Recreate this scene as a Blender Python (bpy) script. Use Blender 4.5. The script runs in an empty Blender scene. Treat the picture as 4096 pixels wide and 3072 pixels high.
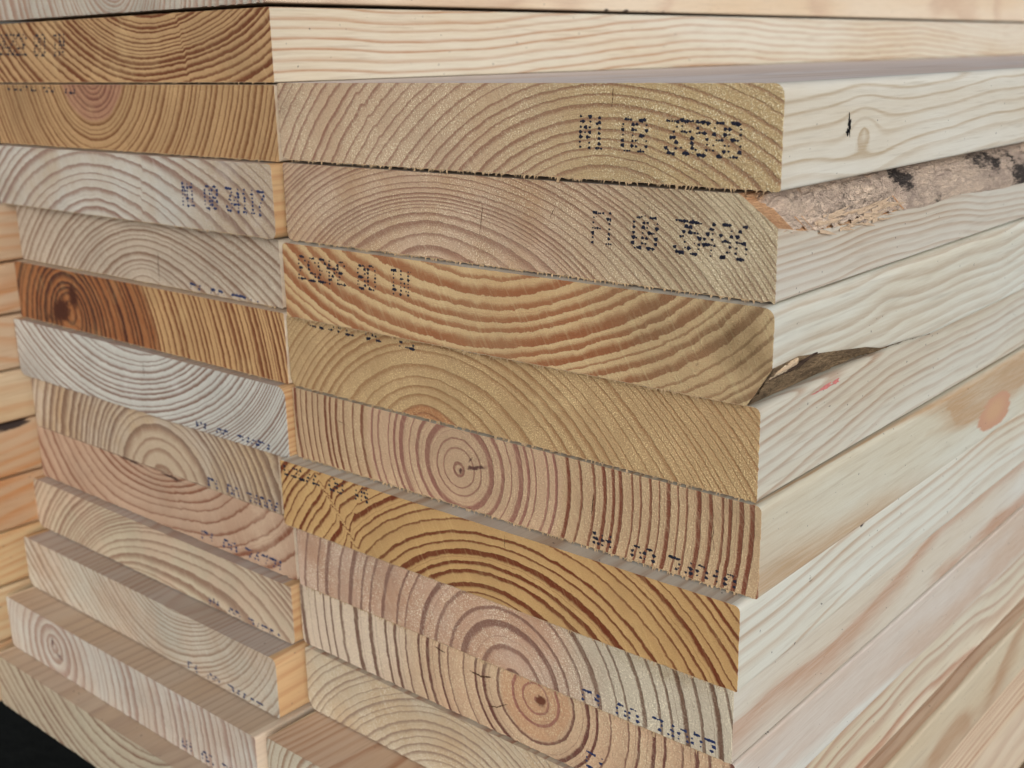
import bpy, math, random
import numpy as np
from mathutils import Matrix, Vector, noise

# ------------------------------------------------------------------ camera, world, sun, exposure
sc = bpy.context.scene
COL = sc.collection
CAM_LOC = (0.139389, -0.262387, -0.020228)
CAM_R = [(0.759888, 0.6497819, -0.0188091), (-0.162654, 0.2180709, 0.9622831), (-0.6293758, 0.728168, -0.2713991)]      # right, up, forward axes
cd = bpy.data.cameras.new('camera'); cam = bpy.data.objects.new('camera', cd); COL.objects.link(cam)
r_, u_, f_ = [Vector(v) for v in CAM_R]
cam.matrix_world = Matrix(((r_.x, u_.x, -f_.x, CAM_LOC[0]), (r_.y, u_.y, -f_.y, CAM_LOC[1]), (r_.z, u_.z, -f_.z, CAM_LOC[2]), (0, 0, 0, 1)))
cd.sensor_width = 36.0; cd.lens = 40.9667; cd.clip_start = 0.01; cd.clip_end = 200
cd.dof.use_dof = True; cd.dof.focus_distance = 0.345; cd.dof.aperture_fstop = 20.0
sc.camera = cam

w = bpy.data.worlds.new('World'); sc.world = w; w.use_nodes = True
wn = w.node_tree; bg = wn.nodes['Background']
sky = wn.nodes.new('ShaderNodeTexSky'); sky.sky_type = 'NISHITA'; sky.sun_disc = False
SUN_DIR = Vector((0.70, -0.68, 0.24)).normalized()
sky.sun_elevation = math.asin(SUN_DIR.z); sky.sun_rotation = math.atan2(SUN_DIR.x, SUN_DIR.y)
sky.dust_density = 4.0; sky.air_density = 1.0
hs = wn.nodes.new('ShaderNodeHueSaturation'); hs.inputs['Saturation'].default_value = 0.30   # overcast: nearly grey sky
wn.links.new(sky.outputs[0], hs.inputs['Color']); wn.links.new(hs.outputs[0], bg.inputs['Color'])
bg.inputs['Strength'].default_value = 0.085
sl = bpy.data.lights.new('sun', 'SUN'); sl.energy = 2.35; sl.angle = math.radians(40); sl.color = (1.0, 0.982, 0.955)
so = bpy.data.objects.new('sun', sl); COL.objects.link(so); so.rotation_euler = SUN_DIR.to_track_quat('Z', 'Y').to_euler()
so.location = (1, -1, 2)
sc.view_settings.view_transform = 'Standard'; sc.view_settings.look = 'None'
sc.view_settings.gamma = 1.0; sc.view_settings.use_curve_mapping = False
sc.view_settings.exposure = 0.02

# ------------------------------------------------------------------ helpers
def lin(c, k=1.0):
    o = []
    for x in c:
        x = x / 255.0
        o.append(min(0.92, k * (x / 12.92 if x <= 0.04045 else ((x + 0.055) / 1.055) ** 2.4)))
    return (*o, 1.0)

class NT:
    def __init__(s, name):
        s.m = bpy.data.materials.new(name); s.m.use_nodes = True; s.t = s.m.node_tree
        s.b = s.t.nodes['Principled BSDF']
    def n(s, typ, ins=None, **kw):
        nd = s.t.nodes.new(typ)
        for k, v in kw.items(): setattr(nd, k, v)
        for k, v in (ins or {}).items(): s.set(nd, k, v)
        return nd
    def set(s, nd, k, v):
        sock = nd.inputs[k]
        if hasattr(v, 'is_linked') or isinstance(v, bpy.types.NodeSocket): s.t.links.new(v, sock)
        else: sock.default_value = v
    def math(s, op, a, b=0.0, c=None, clamp=False):
        ins = {0: a, 1: b}
        if c is not None: ins[2] = c
        return s.n('ShaderNodeMath', ins, operation=op, use_clamp=clamp).outputs[0]
    def mapr(s, v, a, b, c=0.0, d=1.0, smooth=True):
        return s.n('ShaderNodeMapRange', {'Value': v, 'From Min': a, 'From Max': b, 'To Min': c, 'To Max': d},
                   interpolation_type='SMOOTHSTEP' if smooth else 'LINEAR').outputs[0]
    def mix(s, f, a, b, blend='MIX'):
        nd = s.n('ShaderNodeMix', data_type='RGBA', blend_type=blend)
        s.set(nd, 0, f); s.set(nd, 6, a); s.set(nd, 7, b)
        return nd.outputs[2]
    def noise(s, vec, scale, detail=2.0, rough=0.5):
        return s.n('ShaderNodeTexNoise', {'Vector': vec, 'Scale': scale, 'Detail': detail, 'Roughness': rough}).outputs['Fac']
    def attr(s, name):
        return s.n('ShaderNodeAttribute', attribute_name=name).outputs['Fac']
    def coords(s, seed, stretch=(1, 1, 1)):
        tc = s.n('ShaderNodeTexCoord').outputs['Object']
        mp = s.n('ShaderNodeMapping', {'Vector': tc, 'Location': (seed * 1.37 % 5, seed * 2.11 % 5, seed * 0.73 % 5), 'Scale': stretch})
        return mp.outputs[0]

def end_material(name, sp, seed):
    """sawn end grain: growth rings from the 'ring' attribute, woolly saw fuzz, heartwood and dark pith marks"""
    q = NT(name)
    P = q.coords(seed)
    ring = q.attr('ring')
    n1 = q.math('SUBTRACT', q.noise(P, 170, 3, 0.6), 0.5)
    n2 = q.math('SUBTRACT', q.noise(P, 900, 2, 0.6), 0.5)
    jag = sp.get('jag', 1.0)
    ph = q.math('MULTIPLY_ADD', n1, 0.42 * jag, ring)
    ph = q.math('MULTIPLY_ADD', n2, 0.13 * jag, ph)
    fr = q.math('FRACT', ph); idn = q.math('FLOOR', ph)
    wh = q.n('ShaderNodeTexWhiteNoise', {'W': q.math('ADD', idn, seed * 3.1)}, noise_dimensions='1D')
    wa = wh.outputs['Value']
    wb = q.n('ShaderNodeTexWhiteNoise', {'W': q.math('ADD', idn, seed * 7.7 + 40)}, noise_dimensions='1D').outputs['Value']
    lw = q.math('MULTIPLY_ADD', wa, sp.get('lw', 0.3) * 1.35, sp.get('lw', 0.3) * 0.35)
    lo = q.math('SUBTRACT', 0.95, q.math('MULTIPLY', lw, sp.get('soft', 1.9))); hi = q.math('SUBTRACT', 1.0, q.math('MULTIPLY', lw, 2.35 - sp.get('soft', 1.9)))
    t = q.mapr(fr, lo, hi)
    t2 = q.mapr(fr, 0.0, 0.07, 0.9, 0.0)
    t = q.math('MAXIMUM', t, t2)
    # false rings: a faint thin line inside some rings
    fl = q.math('ABSOLUTE', q.math('SUBTRACT', fr, q.math('MULTIPLY_ADD', wb, 0.3, 0.3)))
    fl = q.math('MULTIPLY', q.mapr(fl, 0.0, 0.05, 0.35, 0.0), q.math('GREATER_THAN', wa, 0.55))
    t = q.math('MAXIMUM', t, fl)
    st = q.math('MULTIPLY_ADD', wa, 0.45 * sp.get('st', 0.8), sp.get('st', 0.8) * 0.80)
    big = q.noise(P, 22, 3, 0.55)
    fade = q.mapr(big, 0.25, 0.6, sp.get('fade', 0.8), 1.0)
    st = q.math('MULTIPLY', st, fade)
    k = sp.get('k', 1.05)
    early = q.mix(q.mapr(q.noise(P, 35, 4, 0.6), 0.3, 0.7), lin(sp['e'], k), lin(sp.get('e2', [x * .93 for x in sp['e']]), k))
    early = q.mix(q.math('MULTIPLY', fr, 0.22), early, lin(sp['l'], k))
    late = lin(sp['l'], k)
    if 'he' in sp:
        h = q.attr('heart')
        h = q.mapr(q.math('MULTIPLY_ADD', q.math('SUBTRACT', q.noise(P, 90, 4, 0.6), 0.5), 0.5, h), 0.35, 0.65)
        early = q.mix(h, early, lin(sp['he'], k)); late = q.mix(h, late, lin(sp.get('hl', [x * .6 for x in sp['he']]), k))
    if 'r' in sp:      # other wood tone towards the right-hand end
        rt = q.mapr(q.math('MULTIPLY_ADD', q.math('SUBTRACT', big, 0.5), 0.35, q.attr('along')), sp['r'][0], sp['r'][1])
        early = q.mix(rt, early, lin(sp['r'][2], k)); late = q.mix(rt, late, lin(sp['r'][3], k))
    col = q.mix(q.math('MULTIPLY', t, st, clamp=True), early, late)
    # woolly fibres: pale specks that the saw has torn up, mostly in the earlywood
    f1 = q.noise(P, 2100, 2, 0.6); f2 = q.noise(P, 60, 3, 0.6)
    sk = q.mapr(f1, 0.53, 0.66)
    sk = q.math('MULTIPLY', sk, q.mapr(f2, 0.32, 0.62, 0.15, 1.0))
    sk = q.math('MULTIPLY', sk, q.math('MULTIPLY_ADD', t, -0.7, 1.0))
    pale = lin([min(255, x * 1.25 + 20) for x in sp['e']], k)
    col = q.mix(q.math('MULTIPLY', sk, sp.get('fz', 0.5)), col, pale)
    dk = q.mapr(q.noise(P, 2300, 2, 0.7), 0.30, 0.46, 1.0, 0.0)
    col = q.mix(q.math('MULTIPLY', dk, sp.get('gr', 0.30)), col, lin([x * 0.62 for x in sp['e']], k))
    # faint slanting saw strokes
    Pr = q.n('ShaderNodeMapping', {'Vector': P, 'Rotation': (0, math.radians(sp.get('saw', 30)), 0)}).outputs[0]
    Ps = q.n('ShaderNodeMapping', {'Vector': Pr, 'Scale': (1100, 80, 80)}).outputs[0]
    sw = q.noise(Ps, 1.0, 2, 0.5)
    col = q.mix(q.math('MULTIPLY', q.mapr(sw, 0.5, 0.75), 0.10), col, pale)
    gm_ = q.noise(P, 17, 5, 0.65)
    col = q.mix(q.mapr(gm_, 0.48, 0.75, 0.0, 0.30), col, lin([x * 0.70 for x in sp['e']], k))     # grime
    col = q.mix(q.mapr(gm_, 0.42, 0.25, 0.0, 0.22), col, pale)
    # dark marks: pith checks, ingrown bark, resin
    d = q.attr('dark')
    d = q.mapr(q.math('MULTIPLY_ADD', q.math('SUBTRACT', q.noise(P, 450, 4, 0.65), 0.5), 0.9, d), 0.38, 0.75)
    col = q.mix(d, col, lin(sp.get('dk', (72, 44, 34)), k))
    g = q.attr('stain')
    g = q.mapr(q.math('MULTIPLY_ADD', q.math('SUBTRACT', q.noise(P, 120, 4, 0.6), 0.5), 0.8, g), 0.2, 0.9)
    col = q.mix(g, col, q.mix(1.0, col, lin(sp.get('sc', (150, 140, 125)), 1.0), 'MULTIPLY'))
    q.set(q.b, 'Base Color', col); q.set(q.b, 'Roughness', 0.85); q.set(q.b, 'Specular IOR Level', 0.25)
    hgt = q.math('MULTIPLY_ADD', f1, 1.3, q.math('MULTIPLY', t, sp.get('tb', -0.35)))
    hgt = q.math('MULTIPLY_ADD', sw, 0.35, hgt)
    hgt = q.math('MULTIPLY_ADD', f2, 0.8, hgt)
    bp = q.n('ShaderNodeBump', {'Strength': sp.get('bump', 0.75), 'Distance': 0.00042, 'Height': hgt})
    q.set(q.b, 'Normal', bp.outputs[0])
    return q.m

def side_material(name, sp, seed):
    """planed long face: the same rings cut lengthwise, soft bands, fibre streaks, specks of dirt"""
    q = NT(name)
    P = q.coords(seed); F = q.coords(seed + 3, (1, 0.045, 1)); G = q.coords(seed + 5, (1, 0.12, 1))
    ring = q.attr('ring')
    n1 = q.math('SUBTRACT', q.noise(G, 160, 3, 0.55), 0.5)
    n2 = q.math('SUBTRACT', q.noise(F, 1400, 2, 0.6), 0.5)
    ph = q.math('MULTIPLY_ADD', n1, 0.28, ring)
    ph = q.math('MULTIPLY_ADD', n2, 0.10, ph)
    fr = q.math('FRACT', ph); idn = q.math('FLOOR', ph)
    wa = q.n('ShaderNodeTexWhiteNoise', {'W': q.math('ADD', idn, seed * 3.1)}, noise_dimensions='1D').outputs['Value']
    wb = q.n('ShaderNodeTexWhiteNoise', {'W': q.math('ADD', idn, seed * 7.7 + 40)}, noise_dimensions='1D').outputs['Value']
    lo = q.math('MULTIPLY_ADD', wa, -0.25, sp.get('slo', 0.62))
    t = q.mapr(fr, lo, 0.93)
    t = q.math('MULTIPLY', t, q.mapr(fr, 0.95, 1.0, 1.0, 0.55))
    t = q.math('MAXIMUM', t, q.mapr(fr, 0.0, 0.09, 0.55, 0.0))
    st = q.math('MULTIPLY_ADD', wb, 0.55 * sp.get('sst', 0.8), sp.get('sst', 0.8) * 0.45)
    big = q.noise(q.coords(seed + 9, (1, 0.15, 1)), 30, 4, 0.55)
    st = q.math('MULTIPLY', st, q.mapr(big, 0.3, 0.62, 0.6, 1.0))
    e = sp['se']; l = sp['sl']
    early = q.mix(q.mapr(big, 0.35, 0.68), lin(e), lin(sp.get('se2', [e[0] * .97, e[1] * .93, e[2] * .88])))
    col = q.mix(q.math('MULTIPLY', t, st, clamp=True), early, lin(l))
    fib = q.noise(F, 1500, 3, 0.65)
    col = q.mix(q.mapr(fib, 0.35, 0.7, 0.0, 0.22), col, lin([min(255, x * 1.06 + 4) for x in e]))
    fib2 = q.noise(F, 700, 3, 0.6)
    col = q.mix(q.mapr(fib2, 0.50, 0.8, 0.0, 0.42), col, lin([(x * 0.9 + y * .8) / 2 for x, y in zip(e, l)]))
    # knots and resin blotches
    h = q.attr('blot')
    hb = q.mapr(q.math('MULTIPLY_ADD', q.math('SUBTRACT', q.noise(G, 120, 5, 0.65), 0.5), 1.1, h), 0.40, 0.50)
    inner = q.mapr(h, 0.55, 1.0)
    bc = q.mix(inner, lin(sp.get('bc', (186, 134, 104))), lin(sp.get('bi', (196, 156, 112))))
    col = q.mix(q.math('MULTIPLY', hb, sp.get('ba', 0.85)), col, bc)
    d = q.attr('dark')
    d = q.mapr(q.math('MULTIPLY_ADD', q.math('SUBTRACT', q.noise(G, 900, 3, 0.65), 0.5), 0.8, d), 0.42, 0.6)
    col = q.mix(d, col, lin((48, 38, 36)))
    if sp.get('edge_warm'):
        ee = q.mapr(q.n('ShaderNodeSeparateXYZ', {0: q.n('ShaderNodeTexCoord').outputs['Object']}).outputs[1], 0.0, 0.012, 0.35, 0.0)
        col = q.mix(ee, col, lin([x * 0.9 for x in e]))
    sp1 = q.noise(P, 620, 1, 0.4)
    col = q.mix(q.math('MULTIPLY', q.mapr(sp1, 0.775, 0.80), 0.75), col, lin((60, 58, 66)))
    q.set(q.b, 'Base Color', col); q.set(q.b, 'Roughness', sp.get('rough', 0.55)); q.set(q.b, 'Specular IOR Level', 0.4)
    hg = q.math('MULTIPLY_ADD', fib, 0.8, q.math('MULTIPLY', t, 0.15))
    hg = q.math('MULTIPLY_ADD', q.noise(P, 1300, 2, 0.6), 0.4, hg)
    bp = q.n('ShaderNodeBump', {'Strength': 0.35, 'Distance': 0.00025, 'Height': hg})
    q.set(q.b, 'Normal', bp.outputs[0])
    return q.m

def bark_material(name, a, b, c, grey=0.5, seed=1):
    q = NT(name)
    P = q.coords(seed, (1, 0.22, 1)); Q = q.coords(seed + 4)
    n1 = q.noise(P, 210, 6, 0.7); n2 = q.noise(Q, 38, 4, 0.6); n3 = q.noise(Q, 1100, 3, 0.7); n4 = q.noise(P, 900, 4, 0.7)
    col = q.mix(q.mapr(n1, 0.35, 0.65), lin(a), lin(b))
    col = q.mix(q.mapr(n4, 0.45, 0.7, 0, 0.5), col, lin([min(255, x * 1.2) for x in a]))
    dk = q.math('ADD', q.attr('dark'), q.math('MULTIPLY', q.mapr(n2, 0.5, 0.72), grey))
    dk = q.mapr(q.math('MULTIPLY_ADD', q.math('SUBTRACT', n4, 0.5), 1.3, dk), 0.4, 0.85)
    col = q.mix(dk, col, lin(c))
    col = q.mix(q.math('MULTIPLY', q.mapr(q.math('MULTIPLY_ADD', q.math('SUBTRACT', n1, 0.5), 0.8, q.attr('warm')), 0.3, 0.8), 0.8), col, lin((206, 158, 112)))
    col = q.mix(q.mapr(n3, 0.6, 0.75, 0, 0.6), col, lin([min(255, x * 1.12 + 8) for x in a]))
    col = q.mix(q.mapr(q.noise(P, 420, 5, 0.8), 0.20, 0.34, 0.75, 0), col, lin((98, 60, 42)))
    q.set(q.b, 'Base Color', col); q.set(q.b, 'Roughness', 0.85); q.set(q.b, 'Specular IOR Level', 0.25)
    bp = q.n('ShaderNodeBump', {'Strength': 1.0, 'Distance': 0.0012, 'Height': q.math('ADD', q.math('ADD', n1, n4), q.math('MULTIPLY', n3, 0.6))})
    q.set(q.b, 'Normal', bp.outputs[0])
    return q.m

def plain(name, c, rough=0.8, k=1.0):
    q = NT(name)
    n = q.noise(q.coords(3), 900, 3, 0.6)
    q.set(q.b, 'Base Color', q.mix(n, lin(c, k), lin([x * .75 for x in c], k))); q.set(q.b, 'Roughness', rough)
    q.set(q.b, 'Specular IOR Level', 0.3)
    return q.m

# ------------------------------------------------------------------ data measured for each plank (millimetres, origin = lower left front corner)
PLACE = {'K1': (-0.4145, -0.07, -0.0845, 0.0278, 0.2),
 'K2': (-0.4135, -0.082, -0.113, 0.0248, 0.2),
 'K3': (-0.413, -0.064, -0.1385, 0.0268, 0.2),
 'K4': (-0.4125, -0.09, -0.166, 0.0253, 0.2),
 'K5': (-0.413, -0.075, -0.192, 0.0273, 0.2),
 'K6': (-0.4125, -0.068, -0.22, 0.0268, 0.2),
 'K7': (-0.4132, -0.085, -0.2475, 0.0278, 0.2),
 'K8': (-0.4128, -0.078, -0.276, 0.0283, 0.2),
 'K9': (-0.413, -0.07, -0.305, 0.0318, 0.2),
 'L0': (-0.209, 0.0112, 0.0265, 0.027, 0.206),
 'L1': (-0.2078, 0.01151, -0.00201, 0.02604, 0.206),
 'L10': (-0.20518, -0.01071, -0.24942, 0.02635, 0.20126),
 'L11': (-0.20298, -0.025, -0.27637, 0.02723, 0.20103),
 'L12': (-0.20349, -0.03485, -0.3039, 0.0278, 0.19971),
 'L2': (-0.2034, 0.00775, -0.02878, 0.02695, 0.209),
 'L3': (-0.2033, 0.00362, -0.05633, 0.02725, 0.20964),
 'L4': (-0.20924, 0.00919, -0.08478, 0.02628, 0.19939),
 'L5': (-0.2048, 0.00573, -0.11166, 0.02758, 0.2057),
 'L6': (-0.20316, 0.00228, -0.13984, 0.02834, 0.2088),
 'L7': (-0.21468, 0.0055, -0.16878, 0.0264, 0.19468),
 'L8': (-0.20888, 0.00592, -0.19568, 0.0267, 0.20173),
 'L9': (-0.20719, 0.00116, -0.22289, 0.02593, 0.20543),
 'R1': (-0.00073, 0.00374, -0.02796, 0.02638, 0.19618),
 'R10': (-0.00119, -0.02421, -0.27399, 0.02851, 0.1955),
 'R11': (-0.0045, 0.004, -0.3041, 0.0268, 0.195),
 'R12': (-0.0065, 0.002, -0.3316, 0.0268, 0.195),
 'R13': (-0.0105, 0.003, -0.3589, 0.0268, 0.191),
 'R2': (-0.00121, 0.0043, -0.05554, 0.02745, 0.19623),
 'R3': (0.00061, 0.00099, -0.08359, 0.02717, 0.19742),
 'R4': (-0.00418, 0.00453, -0.11181, 0.02671, 0.19772),
 'R5': (-0.00213, 0.00362, -0.13912, 0.02735, 0.19807),
 'R6': (-0.00424, -0.00234, -0.16707, 0.02647, 0.19913),
 'R7': (-0.00693, 0.00086, -0.19414, 0.02521, 0.19385),
 'R8': (-0.00645, 0.00198, -0.21995, 0.02574, 0.19624),
 'R9': (-0.008, 0.00021, -0.24613, 0.02726, 0.19196)}      # right edge x, front y, top z, thickness (metres)
RINGS = {
 'L0': {'pith': (111.4, 15.2), 'X': [(85.6, 5.9), (98.8, 3.8), (113.9, 3.1), (124.0, 4.3)], 'w': [-0.0302, -0.1387, 0.4803, -0.31], 'a': [-23.5616, 11.5846, -2.9096], 'wid': [(10.9, 1.71), (68.3, 4.61)]},
 'L1': {'pith': (135.8, 53.5), 'X': [(84.9, 28.6), (104.5, 17.2), (117.0, 14.3), (138.4, 16.0), (159.2, 21.0), (183.7, 26.4), (63.0, 29.4), (87.8, 12.7), (107.5, 7.0), (117.4, 6.1), (137.0, 7.7), (149.3, 9.6), (152.8, 9.1), (182.4, 16.4), (205.5, 23.3), (42.3, 30.1), (66.6, 15.8), (86.5, 6.6), (114.4, 1.0), (136.1, 2.5), (164.0, 7.0), (206.3, 17.3), (12.8, 30.6), (31.5, 16.5), (54.3, 2.8), (163.0, 0.4), (189.2, 6.2), (206.4, 11.2)], 'w': [1.254, -0.9974, -1.5202, 0.3918, 2.2468, -2.0938, 1.9848, 0.2933, -0.2461, 0.8664, 2.3692, 1.7118, 0.4998, 0.1029, 1.4399, -2.9718, 0.2335, -1.5128, -1.426, 0.6239, 3.3975, -4.618, 1.6553, -2.0396, 0.142, -0.7514, -2.2914, 1.2462], 'a': [21.5512, 0.9042, -33.7283], 'wid': [(48.5, 3.28), (103.5, 4.82)]},
 'L2': {'pith': (88.6, 30.5), 'X': [(135.9, 26.2), (125.9, 13.4), (112.1, 3.3), (171.8, 26.2), (167.3, 13.2), (157.7, 2.7), (199.6, 25.8), (196.5, 13.8), (188.3, 0.3), (44.9, 27.2), (48.6, 13.7), (60.3, 4.0), (14.2, 28.3), (19.0, 13.2), (26.2, 2.3), (68.0, 27.2), (73.5, 21.5), (82.0, 20.2), (94.1, 21.7), (103.5, 26.6)], 'w': [-1.459, 0.0353, 1.3165, 0.0155, -0.8527, 0.8929, 0.9064, -0.952, -0.1399, 1.3851, -0.9608, -0.3934, 0.8648, -0.5939, -0.4437, -2.0756, -1.4797, 1.7152, 2.4948, -0.2764], 'a': [4.8017, 0.8081, -12.8272], 'wid': [(14.0, 2.93), (76.9, 3.2)]},
 'L3': {'pith': (87.2, -18.3), 'X': [(10.4, 6.7), (44.7, 22.0), (76.5, 28.5), (107.6, 28.5), (126.8, 24.3), (149.5, 17.9), (174.8, 7.9), (39.8, 2.9), (63.1, 10.3), (88.8, 14.7), (104.6, 13.8), (122.0, 9.2), (125.5, 11.7), (138.1, 6.4), (146.3, 26.2), (167.8, 19.4), (187.8, 10.3), (199.4, 4.6), (186.1, 27.8), (197.6, 22.4), (210.1, 14.3), (7.2, 14.2), (18.3, 20.9), (28.6, 26.2)], 'w': [-1.4711, -0.0483, 0.1253, -0.349, 1.172, 1.365, -0.1827, -0.9933, 2.541, 2.2444, 1.6492, 1.2667, -1.8614, -1.9636, 0.5276, 0.4826, -1.3272, -0.8809, -0.5187, -3.0463, 2.9148, 2.4561, -3.3749, -0.731], 'a': [16.7344, -4.9219, 40.1094], 'wid': [(53.4, 6.45), (76.2, 7.92), (85.2, 4.86)]},
 'L4': {'pith': (105.8, -7.8), 'X': [(88.3, 1.0), (99.5, 3.4), (117.1, 4.1), (129.3, 0.2), (79.9, 2.6), (94.9, 7.1), (115.9, 8.6), (132.7, 2.9), (146.3, -1.3), (50.1, 2.7), (68.7, 13.1), (92.1, 19.8), (113.3, 22.1), (132.6, 19.8), (167.5, 6.7), (187.9, -0.7), (5.0, 2.2), (19.4, 17.7), (30.0, 24.9), (152.2, 24.7), (177.3, 15.2), (197.0, 6.8)], 'w': [-0.815, 2.2813, 0.1711, -0.3865, -1.1766, 1.7524, 1.689, 0.6535, -0.9708, -1.9276, -0.846, 1.4346, 0.7385, 0.8723, 1.4949, -1.449, 1.7219, -2.1005, -0.5818, -0.3312, -2.3813, 0.1506], 'a': [20.6358, -8.1757, 41.8224], 'wid': [(30.9, 4.9), (48.5, 3.21), (70.0, 5.33)]},
 'L5': {'pith': (48.4, 9.4), 'X': [(121.5, 27.8), (130.2, 15.0), (133.0, 2.5), (167.8, 28.1), (173.3, 16.8), (175.9, 3.9), (198.1, 24.9), (200.7, 12.6), (201.9, 2.1), (34.5, 12.9), (43.1, 17.7), (54.8, 16.5), (60.2, 9.0), (61.6, 4.7), (18.7, 25.4), (9.3, 14.5), (5.2, 4.0)], 'w': [1.095, -0.8055, -0.2355, 0.2775, -0.341, -0.0299, -1.2017, -0.2673, 1.4329, -0.9603, 0.6326, 0.3424, 0.056, 0.0282, 0.6298, -0.7626, 0.1102], 'a': [-7.1419, 2.2937, 13.3082], 'wid': [(21.7, 4.1), (39.5, 5.01), (120.7, 2.86)]},
 'L6': {'pith': (120.1, 50.6), 'X': [(67.6, 27.3), (84.7, 22.3), (106.9, 24.4), (126.2, 28.6), (48.3, 26.5), (72.3, 17.2), (94.4, 15.7), (121.7, 20.1), (140.8, 27.3), (19.4, 26.5), (47.0, 10.6), (80.9, 3.9), (114.2, 7.3), (146.0, 17.7), (166.1, 26.8), (197.2, 25.8), (186.7, 16.2), (172.5, 8.4), (152.6, -1.3), (207.0, 25.3), (203.9, 18.8), (194.3, 8.1), (184.9, 1.8), (0.6, 15.7), (26.2, 2.6), (44.6, 0.3)], 'w': [-1.4803, -1.7785, 1.644, 2.552, -1.0216, -0.9187, 0.2005, 1.6885, 1.1488, -0.654, -0.5918, -0.5433, 1.018, 1.8877, -1.4944, -4.1637, -1.3912, 1.3337, 0.2641, 5.5298, -2.8316, -1.0759, -1.1285, 0.9274, -2.4014, 3.2769], 'a': [-5.7461, 13.1061, -25.8736], 'wid': [(42.8, 4.07), (88.2, 1.97)]},
 'L7': {'pith': (111.5, -3.2), 'X': [(95.9, -0.2), (111.0, 5.7), (125.7, 1.3), (85.2, 1.4), (97.8, 9.9), (111.5, 14.6), (126.5, 12.1), (139.8, 1.4), (75.0, 1.9), (86.2, 12.8), (106.2, 20.5), (123.0, 21.3), (134.3, 16.8), (148.1, 5.2), (25.1, 22.8), (17.2, 1.1), (58.5, 23.2), (52.5, 1.3), (144.8, 21.4), (160.7, 0.8), (168.3, 22.7), (179.1, 2.2), (185.9, 21.8), (193.5, -0.7)], 'w': [-1.3679, 2.1882, -0.3556, -1.5382, 1.6428, 1.2896, 0.0984, -1.3835, -1.9283, 0.3602, 1.9734, 0.4548, 0.1095, -1.3618, -0.6041, 0.3563, -2.1832, 2.3274, 0.1191, -0.0747, -0.2526, 0.4904, -1.2152, 0.8552], 'a': [3.2279, -1.364, 11.6905], 'wid': [(17.6, 7.32), (56.9, 3.03), (63.5, 5.71)]},
 'L8': {'pith': (108.8, 40.9), 'X': [(34.1, 27.2), (45.4, 16.3), (60.7, 8.0), (85.7, 5.1), (119.1, 9.3), (127.1, 8.1), (139.2, 8.0), (151.5, 11.8), (166.4, 24.1), (54.6, 24.5), (66.9, 14.9), (87.3, 13.5), (109.7, 16.1), (119.7, 19.1), (130.7, 17.9), (145.0, 20.1), (157.5, 26.8), (93.9, 1.0), (118.1, 3.9), (128.3, 2.6), (144.7, 5.0), (159.2, 11.9), (174.7, 24.9), (128.2, 1.9), (158.0, 3.5), (173.1, 12.5), (187.2, 18.0), (201.1, 19.3), (4.2, 27.6), (18.3, 3.9), (19.8, 26.4), (38.7, 2.9), (180.9, 2.4), (191.3, 8.3), (201.0, 10.4), (77.9, 23.4), (100.3, 23.7), (116.5, 24.8)], 'w': [-1.1097, -0.0398, -0.8766, 0.2806, 2.476, 0.1066, -1.9916, -1.5894, 0.6961, -1.1287, -2.1889, 0.3209, 2.5118, 3.6351, -0.5639, -2.8273, -3.1842, 0.9875, 1.5031, 1.739, -1.2956, 0.9703, 3.1718, 1.8997, 0.1433, 2.5281, -2.1834, -1.5335, 3.6239, -1.9062, -1.6991, -1.4448, -0.1976, -2.7597, 0.1454, -2.4002, 2.4029, 1.7677], 'a': [11.3861, -2.5864, -20.3896], 'wid': [(22.3, 4.08), (54.9, 8.9)]},
 'L9': {'pith': (78.6, -24.9), 'X': [(48.8, 0.8), (68.9, 14.6), (93.8, 23.8), (127.0, 29.1), (147.2, 29.4), (175.1, 25.3), (201.1, 20.2), (73.1, 0.4), (84.6, 5.7), (113.3, 10.3), (144.6, 12.1), (168.5, 10.3), (7.2, 1.5), (42.7, 29.1), (0.6, 8.1), (21.2, 25.5)], 'w': [0.637, 0.6156, -0.3074, 0.0152, 0.8655, -2.1502, 1.3025, 3.0942, 1.7859, 0.9056, -0.5758, -2.6804, -5.1908, 1.3002, 1.4699, -1.0964], 'a': [46.776, -22.2752, 15.221], 'wid': [(48.4, 4.08), (56.5, 1.95), (85.3, 4.11)]},
 'L10': {'pith': (147.3, 49.8), 'X': [(114.9, 26.8), (128.4, 26.4), (142.2, 30.7), (107.2, 25.8), (122.3, 21.2), (143.1, 24.0), (159.8, 31.2), (90.8, 26.9), (109.9, 11.2), (130.9, 10.8), (152.1, 18.6), (171.0, 31.1), (70.1, 27.0), (97.4, 3.1), (124.0, 0.5), (150.6, 8.4), (171.5, 21.3), (186.4, 31.2), (9.0, 20.6), (49.3, -1.2), (198.8, 26.4), (190.9, 11.4), (182.9, 4.7)], 'w': [-2.4969, -0.4125, 3.0544, -1.0635, -0.2953, 0.9201, 0.4689, 1.142, -1.2688, -0.1734, 1.5371, 0.4626, -0.5148, -1.9871, -0.5367, 1.7746, 1.8893, -3.9063, -1.1343, 3.3708, 2.671, -2.4035, -1.0985], 'a': [-34.4424, 16.6065, -14.0463], 'wid': [(40, 2.6), (93, 4.6)]},
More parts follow.
